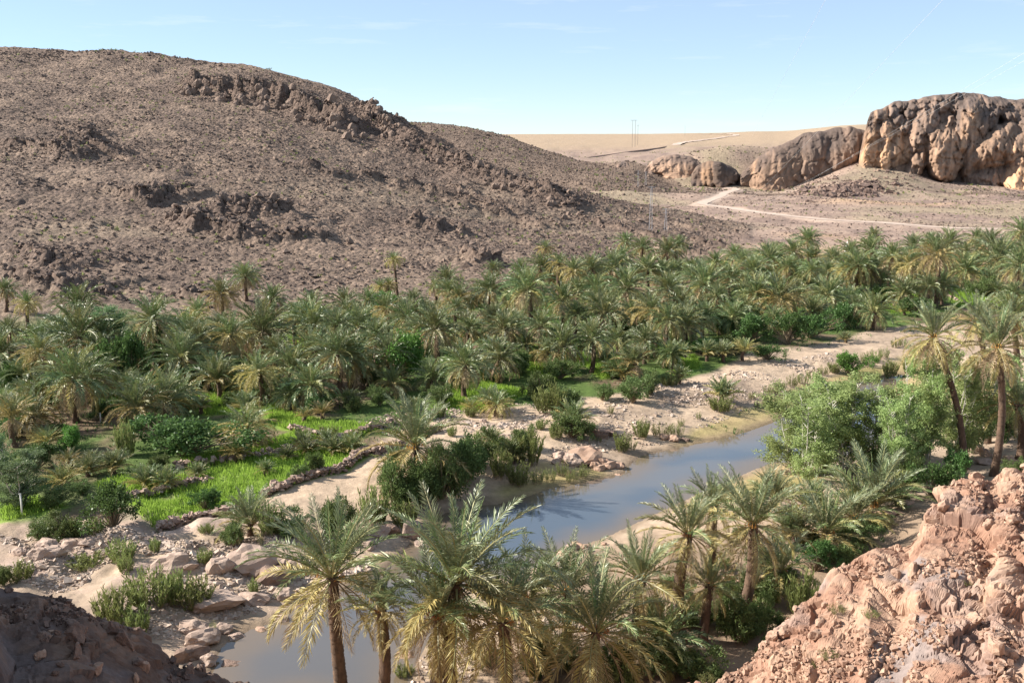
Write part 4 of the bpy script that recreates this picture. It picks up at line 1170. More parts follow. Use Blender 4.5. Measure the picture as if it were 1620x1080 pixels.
BUSH = [
 (640,600,92,80,'f','bright green fig tree rising among grey palms'),(603,492,44,34,'f',None),(290,722,150,68,'F','wide dark green fig bush beside the wheat terrace'),(180,842,95,72,'F',None),(112,712,46,42,'f',None),
 (325,800,48,36,'F',None),(208,610,66,100,'F',None),(700,520,34,30,'f',None),(1090,500,44,30,'f',None),(1110,560,40,26,'f',None),(200,720,40,60,'l',None),(640,500,40,20,'f',None),
 (60,845,66,36,'R',None),(108,848,62,46,'o',None),(150,850,50,26,'l',None),(138,888,70,26,'l',None),(192,888,62,38,'l',None),(32,918,52,36,'l',None),(6,925,30,34,'o',None),
 (240,960,100,62,'l',None),(180,985,84,64,'l',None),(215,1000,60,50,'l',None),(310,960,76,52,'l',None),(280,955,60,60,'l',None),(325,898,32,28,'l',None),(246,878,22,26,'l',None),(402,940,22,28,'l',None),(338,1005,14,30,'r',None),
 (200,905,34,30,'l',None),(370,860,46,44,'o',None),(428,850,52,56,'l',None),(465,850,66,40,'o',None),(327,845,30,16,'l',None),
 (530,845,76,62,'o',None),(590,825,70,64,'l',None),(625,800,70,80,'o',None),(665,800,80,76,'o',None),(700,790,80,90,'o',None),(640,830,60,40,'l',None),(735,768,84,84,'o',None),(755,740,64,56,'o',None),
 (793,755,44,50,'l',None),(820,765,50,40,'l',None),(800,730,50,46,'o',None),(835,735,60,60,'l',None),(850,765,28,28,'r',None),(830,712,36,40,'o',None),(870,655,64,50,'l',None),(892,650,70,42,'o',None),(857,630,50,46,'o',None),
 (905,694,66,40,'o',None),(880,695,30,26,'l',None),(952,634,40,32,'R',None),(965,656,18,16,'r',None),(984,714,34,34,'l',None),(998,712,22,20,'r',None),(1015,692,40,30,'l',None),(1045,690,44,24,'r',None),(1070,690,30,26,'r',None),(1078,672,14,14,'r',None),
 (870,760,26,24,'r',None),(890,752,24,28,'r',None),(905,762,30,26,'r',None),(925,755,26,24,'r',None),(947,700,14,10,'r',None),(855,680,24,18,'l',None),(760,700,30,20,'l',None),(715,690,22,18,'l',None),
 (1343,590,54,38,'f','round bright green bush on the sandbar'),(1320,588,26,20,'l',None),(1384,572,30,22,'r',None),(1372,578,26,24,'r',None),(1398,568,22,20,'r',None),(1418,550,24,18,'r',None),(1428,548,18,16,'r',None),
 (1365,600,26,16,'r',None),(1385,602,26,22,'r',None),(1408,596,30,30,'l',None),(1440,590,34,30,'l',None),(1350,604,24,18,'r',None),
 (1190,632,18,14,'r',None),(1215,625,22,18,'r',None),(1235,620,24,20,'r',None),(1252,613,26,22,'r',None),(1270,607,26,22,'r',None),(1287,600,26,20,'r',None),(1303,592,24,18,'r',None),(1225,623,20,14,'r',None),
 (1197,645,16,12,'r',None),(1210,642,14,10,'r',None),(1140,650,50,26,'l',None),(1105,662,12,14,'r',None),
 (1272,972,72,74,'l','bright green oleander bush by the cliff edge'),(1160,1010,76,84,'o',None),(1200,1000,50,60,'o',None),(1475,790,72,60,'F',None),(1440,775,50,60,'o',None),(1510,760,50,50,'F',None),(1420,800,40,40,'R',None),
 (1345,880,50,30,'o',None),(1100,1080,90,60,'o',None),(1040,1060,90,60,'o',None),(980,1085,80,40,'l',None),(1150,950,50,40,'R',None),(1240,1000,50,30,'o',None),(1585,700,50,50,'F',None),(1612,760,40,40,'R',None),
 (1245,545,60,50,'F',None),(1280,535,60,44,'F',None),(1190,540,60,44,'F',None),(1140,530,60,40,'F',None),(1215,570,50,24,'F',None),(840,575,40,24,'l',None),(970,600,50,30,'R',None),(885,600,50,40,'R',None),(1000,640,60,40,'R',None),(1030,625,50,40,'R',None),
 (60,640,60,40,'F',None),(20,690,50,40,'F',None),(165,660,50,30,'F',None),(480,700,34,26,'l',None),(475,760,30,26,'o',None),(500,752,30,40,'o',None),(520,700,40,30,'l',None),(560,705,34,30,'l',None),(695,660,30,24,'l',None),
 (745,660,26,20,'l',None),(30,620,60,50,'F',None),(1060,610,40,20,'l',None),(1450,500,60,30,'F',None),(1395,480,50,30,'F',None),(500,655,40,30,'F',None),(420,700,30,16,'r',None),(1500,690,30,40,'R',None),(1245,700,30,20,'l',None)]
rbs = np.random.default_rng(77)
for (px, py, w_, h_, k_) in [(1080,990,60,50,'o'),(1120,985,50,44,'R'),(1150,985,50,40,'o'),(1210,960,60,50,'o'),(1190,1010,60,40,'R'),(1240,940,60,50,'o'),(1290,900,60,50,'F'),(1320,890,60,40,'o'),(1360,860,60,36,'R'),(1200,900,60,44,'o'),(1140,900,40,30,'l'),(1070,940,50,40,'R'),(1030,980,60,44,'o'),(900,1050,60,40,'o'),(850,1070,70,40,'R'),(980,1060,70,50,'o'),(1330,850,50,30,'R'),(1270,860,50,36,'o'),(770,1050,60,30,'R'),(1390,840,40,24,'R'),(1230,1030,60,40,'o'),(1180,850,40,24,'R'),(1290,800,40,26,'R'),(640,1070,40,24,'l')]:
    BUSH.append((px, py, w_, h_, k_, None))
for (px, py) in [(20,600),(75,585),(110,570),(150,600),(190,590),(255,640),(300,610),(335,600),(370,640),(410,600),(440,620),(480,600),(520,640),(560,650),(600,640),(580,610),(40,655),(90,690),(225,680),(345,690),(60,740),(85,800),(130,780),(250,745),(700,640),(720,610),(770,600),(820,590),(860,560),(930,560),(980,540),(1020,560),(1060,580),(1120,560),(1160,560),(1180,520),(1020,520),(950,520),(1330,520),(1360,500),(1420,480),(1560,470),(1480,480),(300,560),(220,560),(90,545),(20,560)]:
    w_ = rbs.uniform(34, 56); BUSH.append((px, py, w_, w_ * rbs.uniform(.5, .8), 'FoRFo'[rbs.integers(0, 5)], None))
for b in BUSH: bush_px(*b)
# small palms on the wheat terraces
for (px, py, r, h, st) in [(100,760,36,.4,'f'),(140,745,30,.3,'b'),(182,738,36,.4,'b'),(230,765,36,.3,'b'),(262,768,34,.3,'b'),(313,748,22,.2,'b'),(372,722,30,.3,'b'),(455,720,22,.2,'b'),(480,705,26,.3,'b'),(525,712,30,.3,'b'),(555,712,28,.3,'b'),(655,650,28,.5,'b'),(775,640,30,.6,'b'),(780,700,26,.4,'b'),(70,700,30,.5,'f'),(505,640,24,.4,'b'),(810,725,34,.5,'b'),(12,660,40,.8,'b'),(420,745,20,.3,'b')]:
    palm_px(px, py, r, h, st)
def tree_px(bx, by, w, h, meshes, fixed, nm='poplar_tree', cat='tree', group='pale poplars by the pool'):
    x, y = hit(bx, by); f = y * CP + CAMZ * SP
    i = nb[0]; nb[0] += 1
    tmesh, cmesh = meshes[i % len(meshes)]
    root = bpy.data.objects.new(nm, None); scene.collection.objects.link(root); root.location = (x, y, TZ(x, y) - .05)
    tag(root, fixed, cat, group)
    H = h * f / F / .96; W = w * f / F / .50
    for n_, me in (('trunk', tmesh), ('crown', cmesh)):
        o = link(n_, me, root); o.scale = (W, W, H)
    root.rotation_euler = (0, 0, random.uniform(0, 6.28))
    return root
for (bx, by, w, h, lab) in [(1255,748,112,140,'pale green poplar whose crown overhangs the open pool'),(1300,742,110,140,'pale green poplar, second along the pool from open water'),(1275,762,100,140,'low pale poplar in front of the first pool poplar'),
    (1340,752,110,150,'pale green poplar in the middle of the poolside row'),(1378,745,112,145,'pale green poplar beside the gap showing blue water'),(1440,742,86,180,'tall slim poplar with white stem after the water gap'),
    (1468,740,86,185,'tallest slim poplar beside the leaning palm trunk'),(1425,760,80,140,'loose poplar in front of the tall slim poplars'),(1510,725,90,170,'pale poplar between the leaning and straight palm trunks'),(1545,715,90,150,'pale poplar behind the straight palm trunk'),(1600,690,80,130,'pale poplar behind the thick-trunked edge palm')]:
    tree_px(bx, by, w, h, PT, lab)
tree_px(178,565,84,88,PL,'pale leafy tree behind the skirted palm at the hill foot','leafy_tree','tree','leafy trees of the grove')
tree_px(35,800,100,96,PL,'pale olive tree standing behind the white field post','leafy_tree','tree','leafy trees of the grove')
tree_px(5,760,60,90,PL,'pale tree cut by the picture edge beside the field','leafy_tree','tree','leafy trees of the grove')

# ------------------------------------------------------------------ crop, gravel, scree: uncountable stuff
def rand_rot(rg, n):
    q = rg.normal(0, 1, (n, 4)); q /= np.linalg.norm(q, axis=1)[:, None]
    w, x, y, z = q.T
    return np.stack([np.stack([1 - 2 * (y * y + z * z), 2 * (x * y - z * w), 2 * (x * z + y * w)], -1), np.stack([2 * (x * y + z * w), 1 - 2 * (x * x + z * z), 2 * (y * z - x * w)], -1), np.stack([2 * (x * z - y * w), 2 * (y * z + x * w), 1 - 2 * (x * x + y * y)], -1)], 1)
CUBE = np.array([[x, y, z] for z in (-1, 1) for y in (-1, 1) for x in (-1, 1)], float) * .62
CUBEQ = np.array([[0, 2, 3, 1], [4, 5, 7, 6], [0, 1, 5, 4], [2, 6, 7, 3], [0, 4, 6, 2], [1, 3, 7, 5]])
OCT = np.array([[1,0,0],[-1,0,0],[0,1,0],[0,-1,0],[0,0,1],[0,0,-1]], float)
OCTT = np.array([[0,2,4],[2,1,4],[1,3,4],[3,0,4],[2,0,5],[1,2,5],[3,1,5],[0,3,5]])
def stones(X, Y, S, sink, mat, name, seed, flat=.7, lift=0.0, octa=False):
    rg = np.random.default_rng(seed); n = len(X)
    B_ = OCT if octa else CUBE
    V = B_[None] * rg.uniform(.6, 1.2, (n, len(B_), 1)) + rg.normal(0, .16 if octa else .10, (n, len(B_), 3))
    R = rand_rot(rg, n)
    V = np.einsum('nij,nkj->nki', R, V)
    sc = rg.uniform(.6, 1.35, (n, 1, 3)); sc[:, :, 2] *= flat
    V = V * sc * S[:, None, None]
    Z = T_full(X, Y) + lift
    V[:, :, 0] += X[:, None]; V[:, :, 1] += Y[:, None]; V[:, :, 2] += (Z + S * sink)[:, None]
    if octa:
        return mk_mesh(name, V.reshape(-1, 3), tris=(OCTT[None] + (np.arange(n) * 6)[:, None, None]).reshape(-1, 3), mats=[mat], smooth=False)
    Q = (CUBEQ[None] + (np.arange(n) * 8)[:, None, None]).reshape(-1, 4)
    return mk_mesh(name, V.reshape(-1, 3), quads=Q, mats=[mat], smooth=False)
rg = np.random.default_rng(99)
# scree over the hills
N = 300000
yy = rg.uniform(135, 620, N) ; a = rg.uniform(-.56, .56, N)
keep = rg.random(N) < (yy / 620) ** .6; yy, a = yy[keep], a[keep]
xx = a * yy
hA = hillA(a, yy, np.full_like(yy, FLOOR)); bA = bg(a, yy); hB = hillB(a, yy, np.full_like(yy, 3.))
Zs = base_T(xx, yy)
onA = (hA > FLOOR + .3) & (hA >= Zs - .5)
dens = fbm(xx / 14, yy / 14, octv=3, seed=81)
bz = bands(xx, yy)
DA = np.interp(a, [a_of(0,72), a_of(600,179), a_of(1100,337)], [445, 380, 295])
p = np.where(onA, .55 + .9 * dens + .35 * np.clip(bz, 0, 2), 0)
p = np.where(onA & (yy > DA), 0, p)
isB = (~onA) & (hB >= Zs - 1) & (yy > 410) & (yy < 610); p = np.where(isB, .5, p)
p = np.where((~onA) & (~isB) & (yy > 215), .10 + .45 * np.clip(dens, 0, 1), p)
p = p * (1 - road_mask(xx, yy))
out_ = (yy > 105) & (yy < 215) & (a < .2); p2 = np.zeros(len(xx)); p2[out_] = (poly_sd(GROVE_G, xx[out_], yy[out_]) > 0) * (.25 + .6 * np.clip(dens[out_] + .1, 0, 1)); p = np.maximum(p, p2)
k = rg.random(len(xx)) < p
xx, yy = xx[k], yy[k]
S = rg.lognormal(-1.0, .40, len(xx)) * (.75 + .35 * (yy > 400)); S = np.clip(S, .15, 1.7) * (1 + .5 * np.clip(bz[k] / 3, 0, 1))
print('scree', len(xx))
S_big = np.argsort(-S * F / yy)
link('scree', stones(xx, yy, S * .9, .15, M['hill_rock'], 'scree', 5, octa=True), label='scattered brown scree stones covering the desert slopes', cat='scree', kind='stuff')
# gravel of the river bed
def in_poly_px(P, n, seed, z=.8):
    W = [plane(px, py, z) for px, py in P]
    g = np.random.default_rng(seed); x0 = min(p[0] for p in W); x1 = max(p[0] for p in W); y0 = min(p[1] for p in W); y1 = max(p[1] for p in W)
    x = g.uniform(x0, x1, n); y = g.uniform(y0, y1, n)
    m = poly_sd(W, x, y) < 0
    return x[m], y[m]
gx_, gy_ = [], []
for P, n in (([(700,672),(850,650),(960,640),(1100,600),(1230,575),(1320,560),(1330,575),(1230,615),(1160,650),(1090,680),(980,705),(880,715),(800,715),(700,690)], 17000), ([(0,850),(150,850),(300,862),(450,850),(560,860),(600,880),(470,920),(440,965),(250,1000),(140,950),(0,920)], 12000),
             ([(400,820),(480,840),(560,870),(400,870)], 2500), ([(830,905),(880,880),(900,868),(880,905),(850,915)], 900), ([(600,960),(740,940),(1000,1000),(700,1080),(620,1060)], 2500), ([(500,690),(640,650),(900,640),(820,700),(640,700)], 4000)):
    x_, y_ = in_poly_px(P, n, n); gx_.append(x_); gy_.append(y_)
gx_ = np.concatenate(gx_); gy_ = np.concatenate(gy_)
k = (poly_sd(WATER, gx_, gy_) > .1) & (fbm(gx_ / 3, gy_ / 3, octv=3, seed=87) > -.12)
gx_, gy_ = gx_[k], gy_[k]
link('gravel', stones(gx_, gy_, np.clip(rg.lognormal(-2.35, .45, len(gx_)), .05, .32), .02, M['pebble'], 'gravel', 6), label='pale pink gravel and cobbles strewn along the river bed', cat='gravel', kind='stuff')
# wheat
wx, wy = [], []
for i, P in enumerate(FIELDS):
    P_ = np.array(P); A_ = (P_[:, 0].max() - P_[:, 0].min()) * (P_[:, 1].max() - P_[:, 1].min())
    n = int(min(7000, A_ * 60)); g = np.random.default_rng(i)
    x = g.uniform(P_[:, 0].min(), P_[:, 0].max(), n); y = g.uniform(P_[:, 1].min(), P_[:, 1].max(), n)
    m_ = poly_sd(P, x, y) < -.1; wx.append(x[m_]); wy.append(y[m_])
wx = np.concatenate(wx); wy = np.concatenate(wy); nW = len(wx); print('wheat', nW)
wz = T_full(wx, wy); mb = MB()
hh = .38 * (1 + .35 * fbm(wx / 3, wy / 3, octv=2, seed=91))
for j in range(2):
    D = rg.normal(0, .28, (nW, 3)); D[:, 2] = 1
    leaf_quads(mb, np.stack([wx + rg.normal(0, .05, nW), wy + rg.normal(0, .05, nW), wz - .02], -1), D, hh, .028, rg)
link('wheat', mb.mesh('wheat', [M['wheat']]), label='bright green young wheat growing on the small terraces', cat='crop', kind='stuff')
# grass tussocks on the grove floor and banks
x_, y_ = in_poly_px([(0,580),(300,545),(760,500),(1300,440),(1620,425),(1620,505),(1330,545),(1000,620),(600,700),(420,780),(0,830)], 22000, 3)
k = fbm(x_ / 5, y_ / 5, octv=3, seed=92) > -.35; x_, y_ = x_[k], y_[k]
x2, y2 = in_poly_px(MOSS and [(1090,690),(1300,600),(1480,565),(1450,640),(1230,680)], 3000, 4, .3); k = fbm(x2 / 3, y2 / 3, octv=3, seed=93) > .25; x2, y2 = x2[k], y2[k]
x_ = np.concatenate([x_, x2]); y_ = np.concatenate([y_, y2]); z_ = T_full(x_, y_); mb = MB()
for j in range(3):
    D = rg.normal(0, .5, (len(x_), 3)); D[:, 2] = 1
    leaf_quads(mb, np.stack([x_ + rg.normal(0, .1, len(x_)), y_ + rg.normal(0, .1, len(x_)), z_ - .03], -1), D, .34, .035, rg)
link('grass', mb.mesh('grass', [M['fig_dark']]), label='dark green grass and weeds on the shaded grove floor', cat='grass', kind='stuff')

# low dry scrub dotted over the slopes
g_ = np.random.default_rng(55); ns_ = 5200
ys_ = g_.uniform(135, 900, ns_); as_ = g_.uniform(-.54, .54, ns_); xs_ = as_ * ys_
ks_ = (fbm(xs_ / 30, ys_ / 30, octv=3, seed=97) > -.05) & (poly_sd(GROVE_G, xs_, ys_) > 0) & (road_mask(xs_, ys_) < .1)
xs_, ys_ = xs_[ks_], ys_[ks_]; zs_ = T_full(xs_, ys_); mb = MB()
for j in range(7):
    D = g_.normal(0, .8, (len(xs_), 3)); D[:, 2] = np.abs(D[:, 2]) + .5
    leaf_quads(mb, np.stack([xs_ + g_.normal(0, .12, len(xs_)), ys_ + g_.normal(0, .12, len(xs_)), zs_ - .03], -1), D, .55 * (1 + (ys_ > 400) * .8), .10 * (1 + (ys_ > 400) * .6), g_)
link('scrub', mb.mesh('scrub', [M['reed']]), label='tiny dry shrubs dotted over the stony slopes and plain', cat='scrub', kind='stuff')

# ------------------------------------------------------------------ boulders as individual things
def ico(sub):
    import bmesh
    bm = bmesh.new(); bmesh.ops.create_icosphere(bm, subdivisions=sub, radius=1)
    V = np.array([v.co[:] for v in bm.verts]); T = np.array([[v.index for v in f.verts] for f in bm.faces]); bm.free()
    return V, T
ICO3, ICO4, ICO5 = ico(3), ico(4), ico(5)
def boulder_mesh(seed, mat, rough=.32, base=ICO3, angular=True, cuts=9):
    V, T = base; V = V.copy(); rg_ = np.random.default_rng(seed); off = rg_.uniform(0, 50, 3)
    if angular:
        for _ in range(cuts):
            nrm = rg_.normal(0, 1, 3); nrm /= np.linalg.norm(nrm); d = rg_.uniform(.5, .85)
            t = V @ nrm - d; V = V - np.where(t > 0, t, 0)[:, None] * nrm
    r = 1 + rough * fbm(V[:, 0] * 1.6 + off[0], V[:, 1] * 1.6 + off[1], V[:, 2] * 1.6 + off[2], octv=4, seed=seed)
    f1, f2, c = worley(V[:, 0] * 2 + off[0], V[:, 1] * 2 + off[1], V[:, 2] * 2 + off[2], seed=seed)
    r = r - .12 * (1 - sstep(0, .16, f2 - f1)) + .12 * (c - .5)
    return mk_mesh('boulder', V * r[:, None], tris=T, mats=[mat], smooth=False)
BR = [boulder_mesh(s, M['river_rock']) for s in range(5)]; BH = [boulder_mesh(s + 10, M['hill_rock']) for s in range(4)]; BP = [boulder_mesh(s + 20, M['pink_rock']) for s in range(4)]; BD = [boulder_mesh(s + 30, M['dark_rock']) for s in range(3)]
BV = {'r': (BR, 'greyish pink river rock'), 'h': (BH, 'brown hillside boulder'), 'p': (BP, 'salmon pink rock'), 'd': (BD, 'dark brown rock')}
nr = [0]
def rock_px(px, py, w, h, k='r', fixed=None, deep=1.0, sink=.35):
    """px, py is the centre of the rock's foot line"""
    x, y = hit(px, py); f = y * CP + (CAMZ - base_T(np.array([x]), np.array([y]))[0]) * SP
    me, noun = BV[k]; i = nr[0]; nr[0] += 1
    W = w / 2 * f / F; H = h / 2 * f / F * 1.15
    o = link('boulder', me[i % len(me)], None, (x, y + W * .3, TZ(x, y) + H * (1 - sink) * .45), cat='rock', group={'r': 'rocks along the river', 'h': 'boulders on the hill', 'p': 'rocks at the pool', 'd': 'dark rocks by the banks'}[k])
    o.scale = (W, W * .75 * deep, H); o.rotation_euler = (random.uniform(-.1, .1), random.uniform(-.1, .1), random.uniform(-.5, .5) + (math.pi if i % 2 else 0))
    px_, py_, _ = project(*o.location)
    sz = 'small' if w < 24 else 'mid-sized' if w < 60 else 'large'
    PENDING.append((o, px_, py_, noun, sz, fixed))
ROCKS = [(300,1000,50,22,'r',None),(372,1012,30,12,'r',None),(415,1000,26,10,'p',None),(360,1058,40,16,'d',None),(445,985,30,14,'r',None),(285,1048,50,26,'d',None),(500,985,24,10,'r',None),(560,1040,26,9,'r',None),(925,732,70,34,'p','largest of the pink rocks heaped in the pool'),(958,738,40,20,'p',None),(905,735,40,26,'r',None),(888,728,34,20,'r',None),(980,740,22,12,'p',None),(945,742,30,18,'p',None),(880,735,18,12,'r',None),(900,750,10,12,'p',None),(978,753,14,5,'p',None),
 (947,695,46,20,'d','dark flat boulder beside the spiky palm clump'),(968,692,26,18,'d',None),(1050,695,20,16,'p',None),(1066,698,22,14,'p',None),(1083,697,18,8,'d',None),
 (393,905,90,56,'r','large cracked pale boulder above the lower stream'),(350,910,50,40,'r',None),(270,905,70,34,'r','dark-sided humped rock in the gravel'),(240,912,40,22,'r',None),(300,905,34,20,'r',None),(430,925,60,44,'d',None),(440,890,50,30,'r',None),(470,900,40,26,'r',None),
 (70,870,50,22,'r',None),(110,866,60,20,'r',None),(140,868,40,16,'r',None),(85,885,44,26,'r',None),(60,890,36,20,'r',None),(30,880,30,14,'r',None),(340,966,110,36,'r','long low shelf rock along the lower stream'),(400,955,60,22,'r',None),(445,948,40,26,'r',None),
 (315,1018,64,28,'r',None),(300,1040,60,22,'d',None),(330,1050,36,20,'r',None),(350,1000,36,18,'r',None),(395,1034,44,16,'r','flat pink rock standing alone in the lower stream'),(468,1044,22,8,'r',None),(425,1018,10,5,'r',None),
 (520,1010,30,14,'r',None),(600,850,40,26,'r',None),(620,845,30,30,'d',None),(650,850,40,36,'r',None),(670,870,36,22,'r',None),(585,868,30,20,'r',None),(560,850,24,18,'d',None),(540,850,20,14,'r',None),
 (905,872,26,14,'r',None),(920,868,24,14,'p',None),(895,882,34,14,'p',None),(930,875,18,10,'r',None),(912,862,18,8,'p',None),(955,862,12,8,'p',None),
 (1145,920,30,24,'p',None),(1160,925,40,22,'p',None),(1130,935,26,16,'p',None),(1400,815,60,20,'p',None),(1430,800,40,16,'p',None),(1560,720,26,18,'p',None),(1548,712,30,14,'p',None),(1560,735,30,14,'r',None),
 (640,1045,40,16,'p',None),(620,985,30,12,'p',None),(660,1000,30,14,'r',None),(800,905,18,8,'p',None),(860,900,14,7,'p',None),(590,1020,24,10,'p',None),(700,1050,30,14,'p',None),
 (765,668,14,8,'r',None),(1300,302,16,10,'h',None),(1290,308,12,10,'h',None),(1330,310,10,8,'h',None),(1315,305,12,8,'h',None),(1345,306,10,7,'h',None),(1600,735,30,20,'p',None),(505,725,8,6,'r',None),(600,560,8,5,'r',None)]
for r_ in ROCKS: rock_px(*r_)
# boulders of the rock bands: individual blocks along the crest line and outcrops
rb_ = np.random.default_rng(4)
for bi, cnt_, smin, smax in ((0, 62, 9, 20), (1, 40, 8, 16), (2, 26, 7, 15), (3, 8, 7, 12), (4, 16, 7, 14), (5, 14, 5, 9), (6, 12, 5, 8), (8, 8, 7, 13), (12, 6, 7, 12), (11, 6, 7, 12), (13, 7, 7, 12), (14, 8, 7, 13), (17, 14, 5, 9), (19, 12, 5, 9), (21, 5, 7, 11)):
    P = BANDS_PX[bi][0]
    for q in range(cnt_):
        t = rb_.random() * (len(P) - 1); i = int(t); fr = t - i
        px = P[i][0] * (1 - fr) + P[i + 1][0] * fr + rb_.normal(0, 3); py = P[i][1] * (1 - fr) + P[i + 1][1] * fr + rb_.normal(0, 4 if bi < 2 else 2.5) + (4 if bi < 2 else 1)
        if px < -10: continue
        s = rb_.uniform(smin, smax)
        rock_px(px, py, s, s * rb_.uniform(.7, 1.1), 'h', None, 1.2, .3)

# stone walls of the terraces
def wall_px(P, n, lab, hgt=.45):
    W = np.array([hit(px, py) for px, py in P]); g = np.random.default_rng(n)
    t = g.random(n) * (len(W) - 1); i = t.astype(int); fr = (t - i)[:, None]
    XY = W[i] * (1 - fr) + W[i + 1] * fr + g.normal(0, .14, (n, 2))
    S = np.clip(g.lognormal(-1.75, .3, n), .08, .3)
    me = stones(XY[:, 0], XY[:, 1], S, .2, M['river_rock'], 'stone_wall', n, .8)
    co = np.zeros(len(me.vertices) * 3, np.float32); me.vertices.foreach_get('co', co); co = co.reshape(-1, 8, 3)
    co[:, :, 2] += (g.random(n) * hgt)[:, None]; me.vertices.foreach_set('co', co.ravel()); me.update()
    o = link('stone_wall', me, None, label=lab, cat='stone wall', group='dry stone walls of the terraces')
wall_px([(420,782),(450,772),(500,757),(545,742),(565,728),(588,718)], 520, 'dry stone wall between wheat and pale sand track')
wall_px([(250,836),(300,822),(345,812),(380,800)], 260, 'low stone edging below the lowest wheat plot')
wall_px([(460,680),(490,688),(530,697),(560,690),(620,668)], 320, 'stone terrace wall under the upper wheat plot')
wall_px([(280,742),(330,735),(380,728),(460,712),(520,705)], 240, 'thin line of stones dividing two wheat plots')
wall_px([(200,790),(240,782),(290,770),(330,760)], 160, 'broken stone edging between the lower plots')
wall_px([(590,722),(620,712),(660,690),(700,680)], 200, 'stones lining the upper end of the sand track')
wall_px([(1500,470),(1540,488),(1580,505),(1615,520)], 160, 'stone bank at the far grove clearing', .3)

# ------------------------------------------------------------------ far rock domes (right) : one mesh per formation
def lobes(L, Y, name, lab, seed, orange=()):
    mb_V = []; mb_T = []; cols = []; off = 0
    for i, (px, pyt, pyb, hw, dy, dep) in enumerate(L):
        V, T = ICO4 if hw > 12 else ICO3
        yy_ = Y + dy
        x0, _, zt = at_y(px, pyt, yy_); _, _, zb = at_y(px, pyb, yy_)
        f = yy_ * CP; W = hw * f / F; D = W * dep; hz = (zt - zb)
        n3 = V.copy()
        # squarer shoulders
        pw = .82; S_ = np.sign(n3) * np.abs(n3) ** pw; S_ /= np.maximum(np.linalg.norm(S_, axis=1), 1e-6)[:, None] ** .6
        Pp = S_ * np.array([W, D, hz])
        wx_, wy_, wz_ = Pp[:, 0] + x0, Pp[:, 1] + yy_, Pp[:, 2] + zb
        dn = .10 * fbm(wx_ / 9, wy_ / 9, wz_ / 11, octv=4, seed=seed) + .05 * fbm(wx_ / 2.6, wy_ / 2.6, wz_ / 8, octv=3, seed=seed + 5)
        f1, f2, cc = worley(wx_ / 7, wy_ / 7, wz_ / 9, seed=seed + 9)
        dn = dn - .07 * (1 - sstep(0, .18, f2 - f1)) + .05 * (.5 - f1)
        sc = (1 + dn * 1.5 * min(1, 9 / max(W, 1)) ** .5)
        Pp = Pp * sc[:, None]
        Wp = np.stack([Pp[:, 0] + x0, Pp[:, 1] + yy_, Pp[:, 2] + zb], -1)
        v = fbm(Wp[:, 0] / 3.5, Wp[:, 1] / 3.5, Wp[:, 2] / 16, octv=4, seed=seed + 3); v2 = fbm(Wp[:, 0] / 14, Wp[:, 1] / 14, Wp[:, 2] / 14, octv=3, seed=seed + 4)
        dark = np.array([.225, .165, .14]); mid_ = np.array([.36, .25, .19]); org = np.array([.60, .38, .23])
        c_ = dark + (mid_ - dark) * sstep(-.35, .35, v + v2 * .7)[:, None]
        o = float(orange[i]) if i < len(orange) else .1
        c_ = c_ + (org - c_) * (np.clip(o + .5 * v, 0, 1) * sstep(.9, .45, n3[:, 2]) if o > .2 else np.full(len(V), o) * np.clip(v + .5, 0, 1))[:, None]
        mb_V.append(Wp); mb_T.append(T + off); cols.append(c_); off += len(V)
    me = mk_mesh(name, np.vstack(mb_V), tris=np.vstack(mb_T), mats=[M['dome']], col=np.vstack(cols), smooth=True)
    link(name, me, None, label=lab, cat='rock formation', kind='structure')

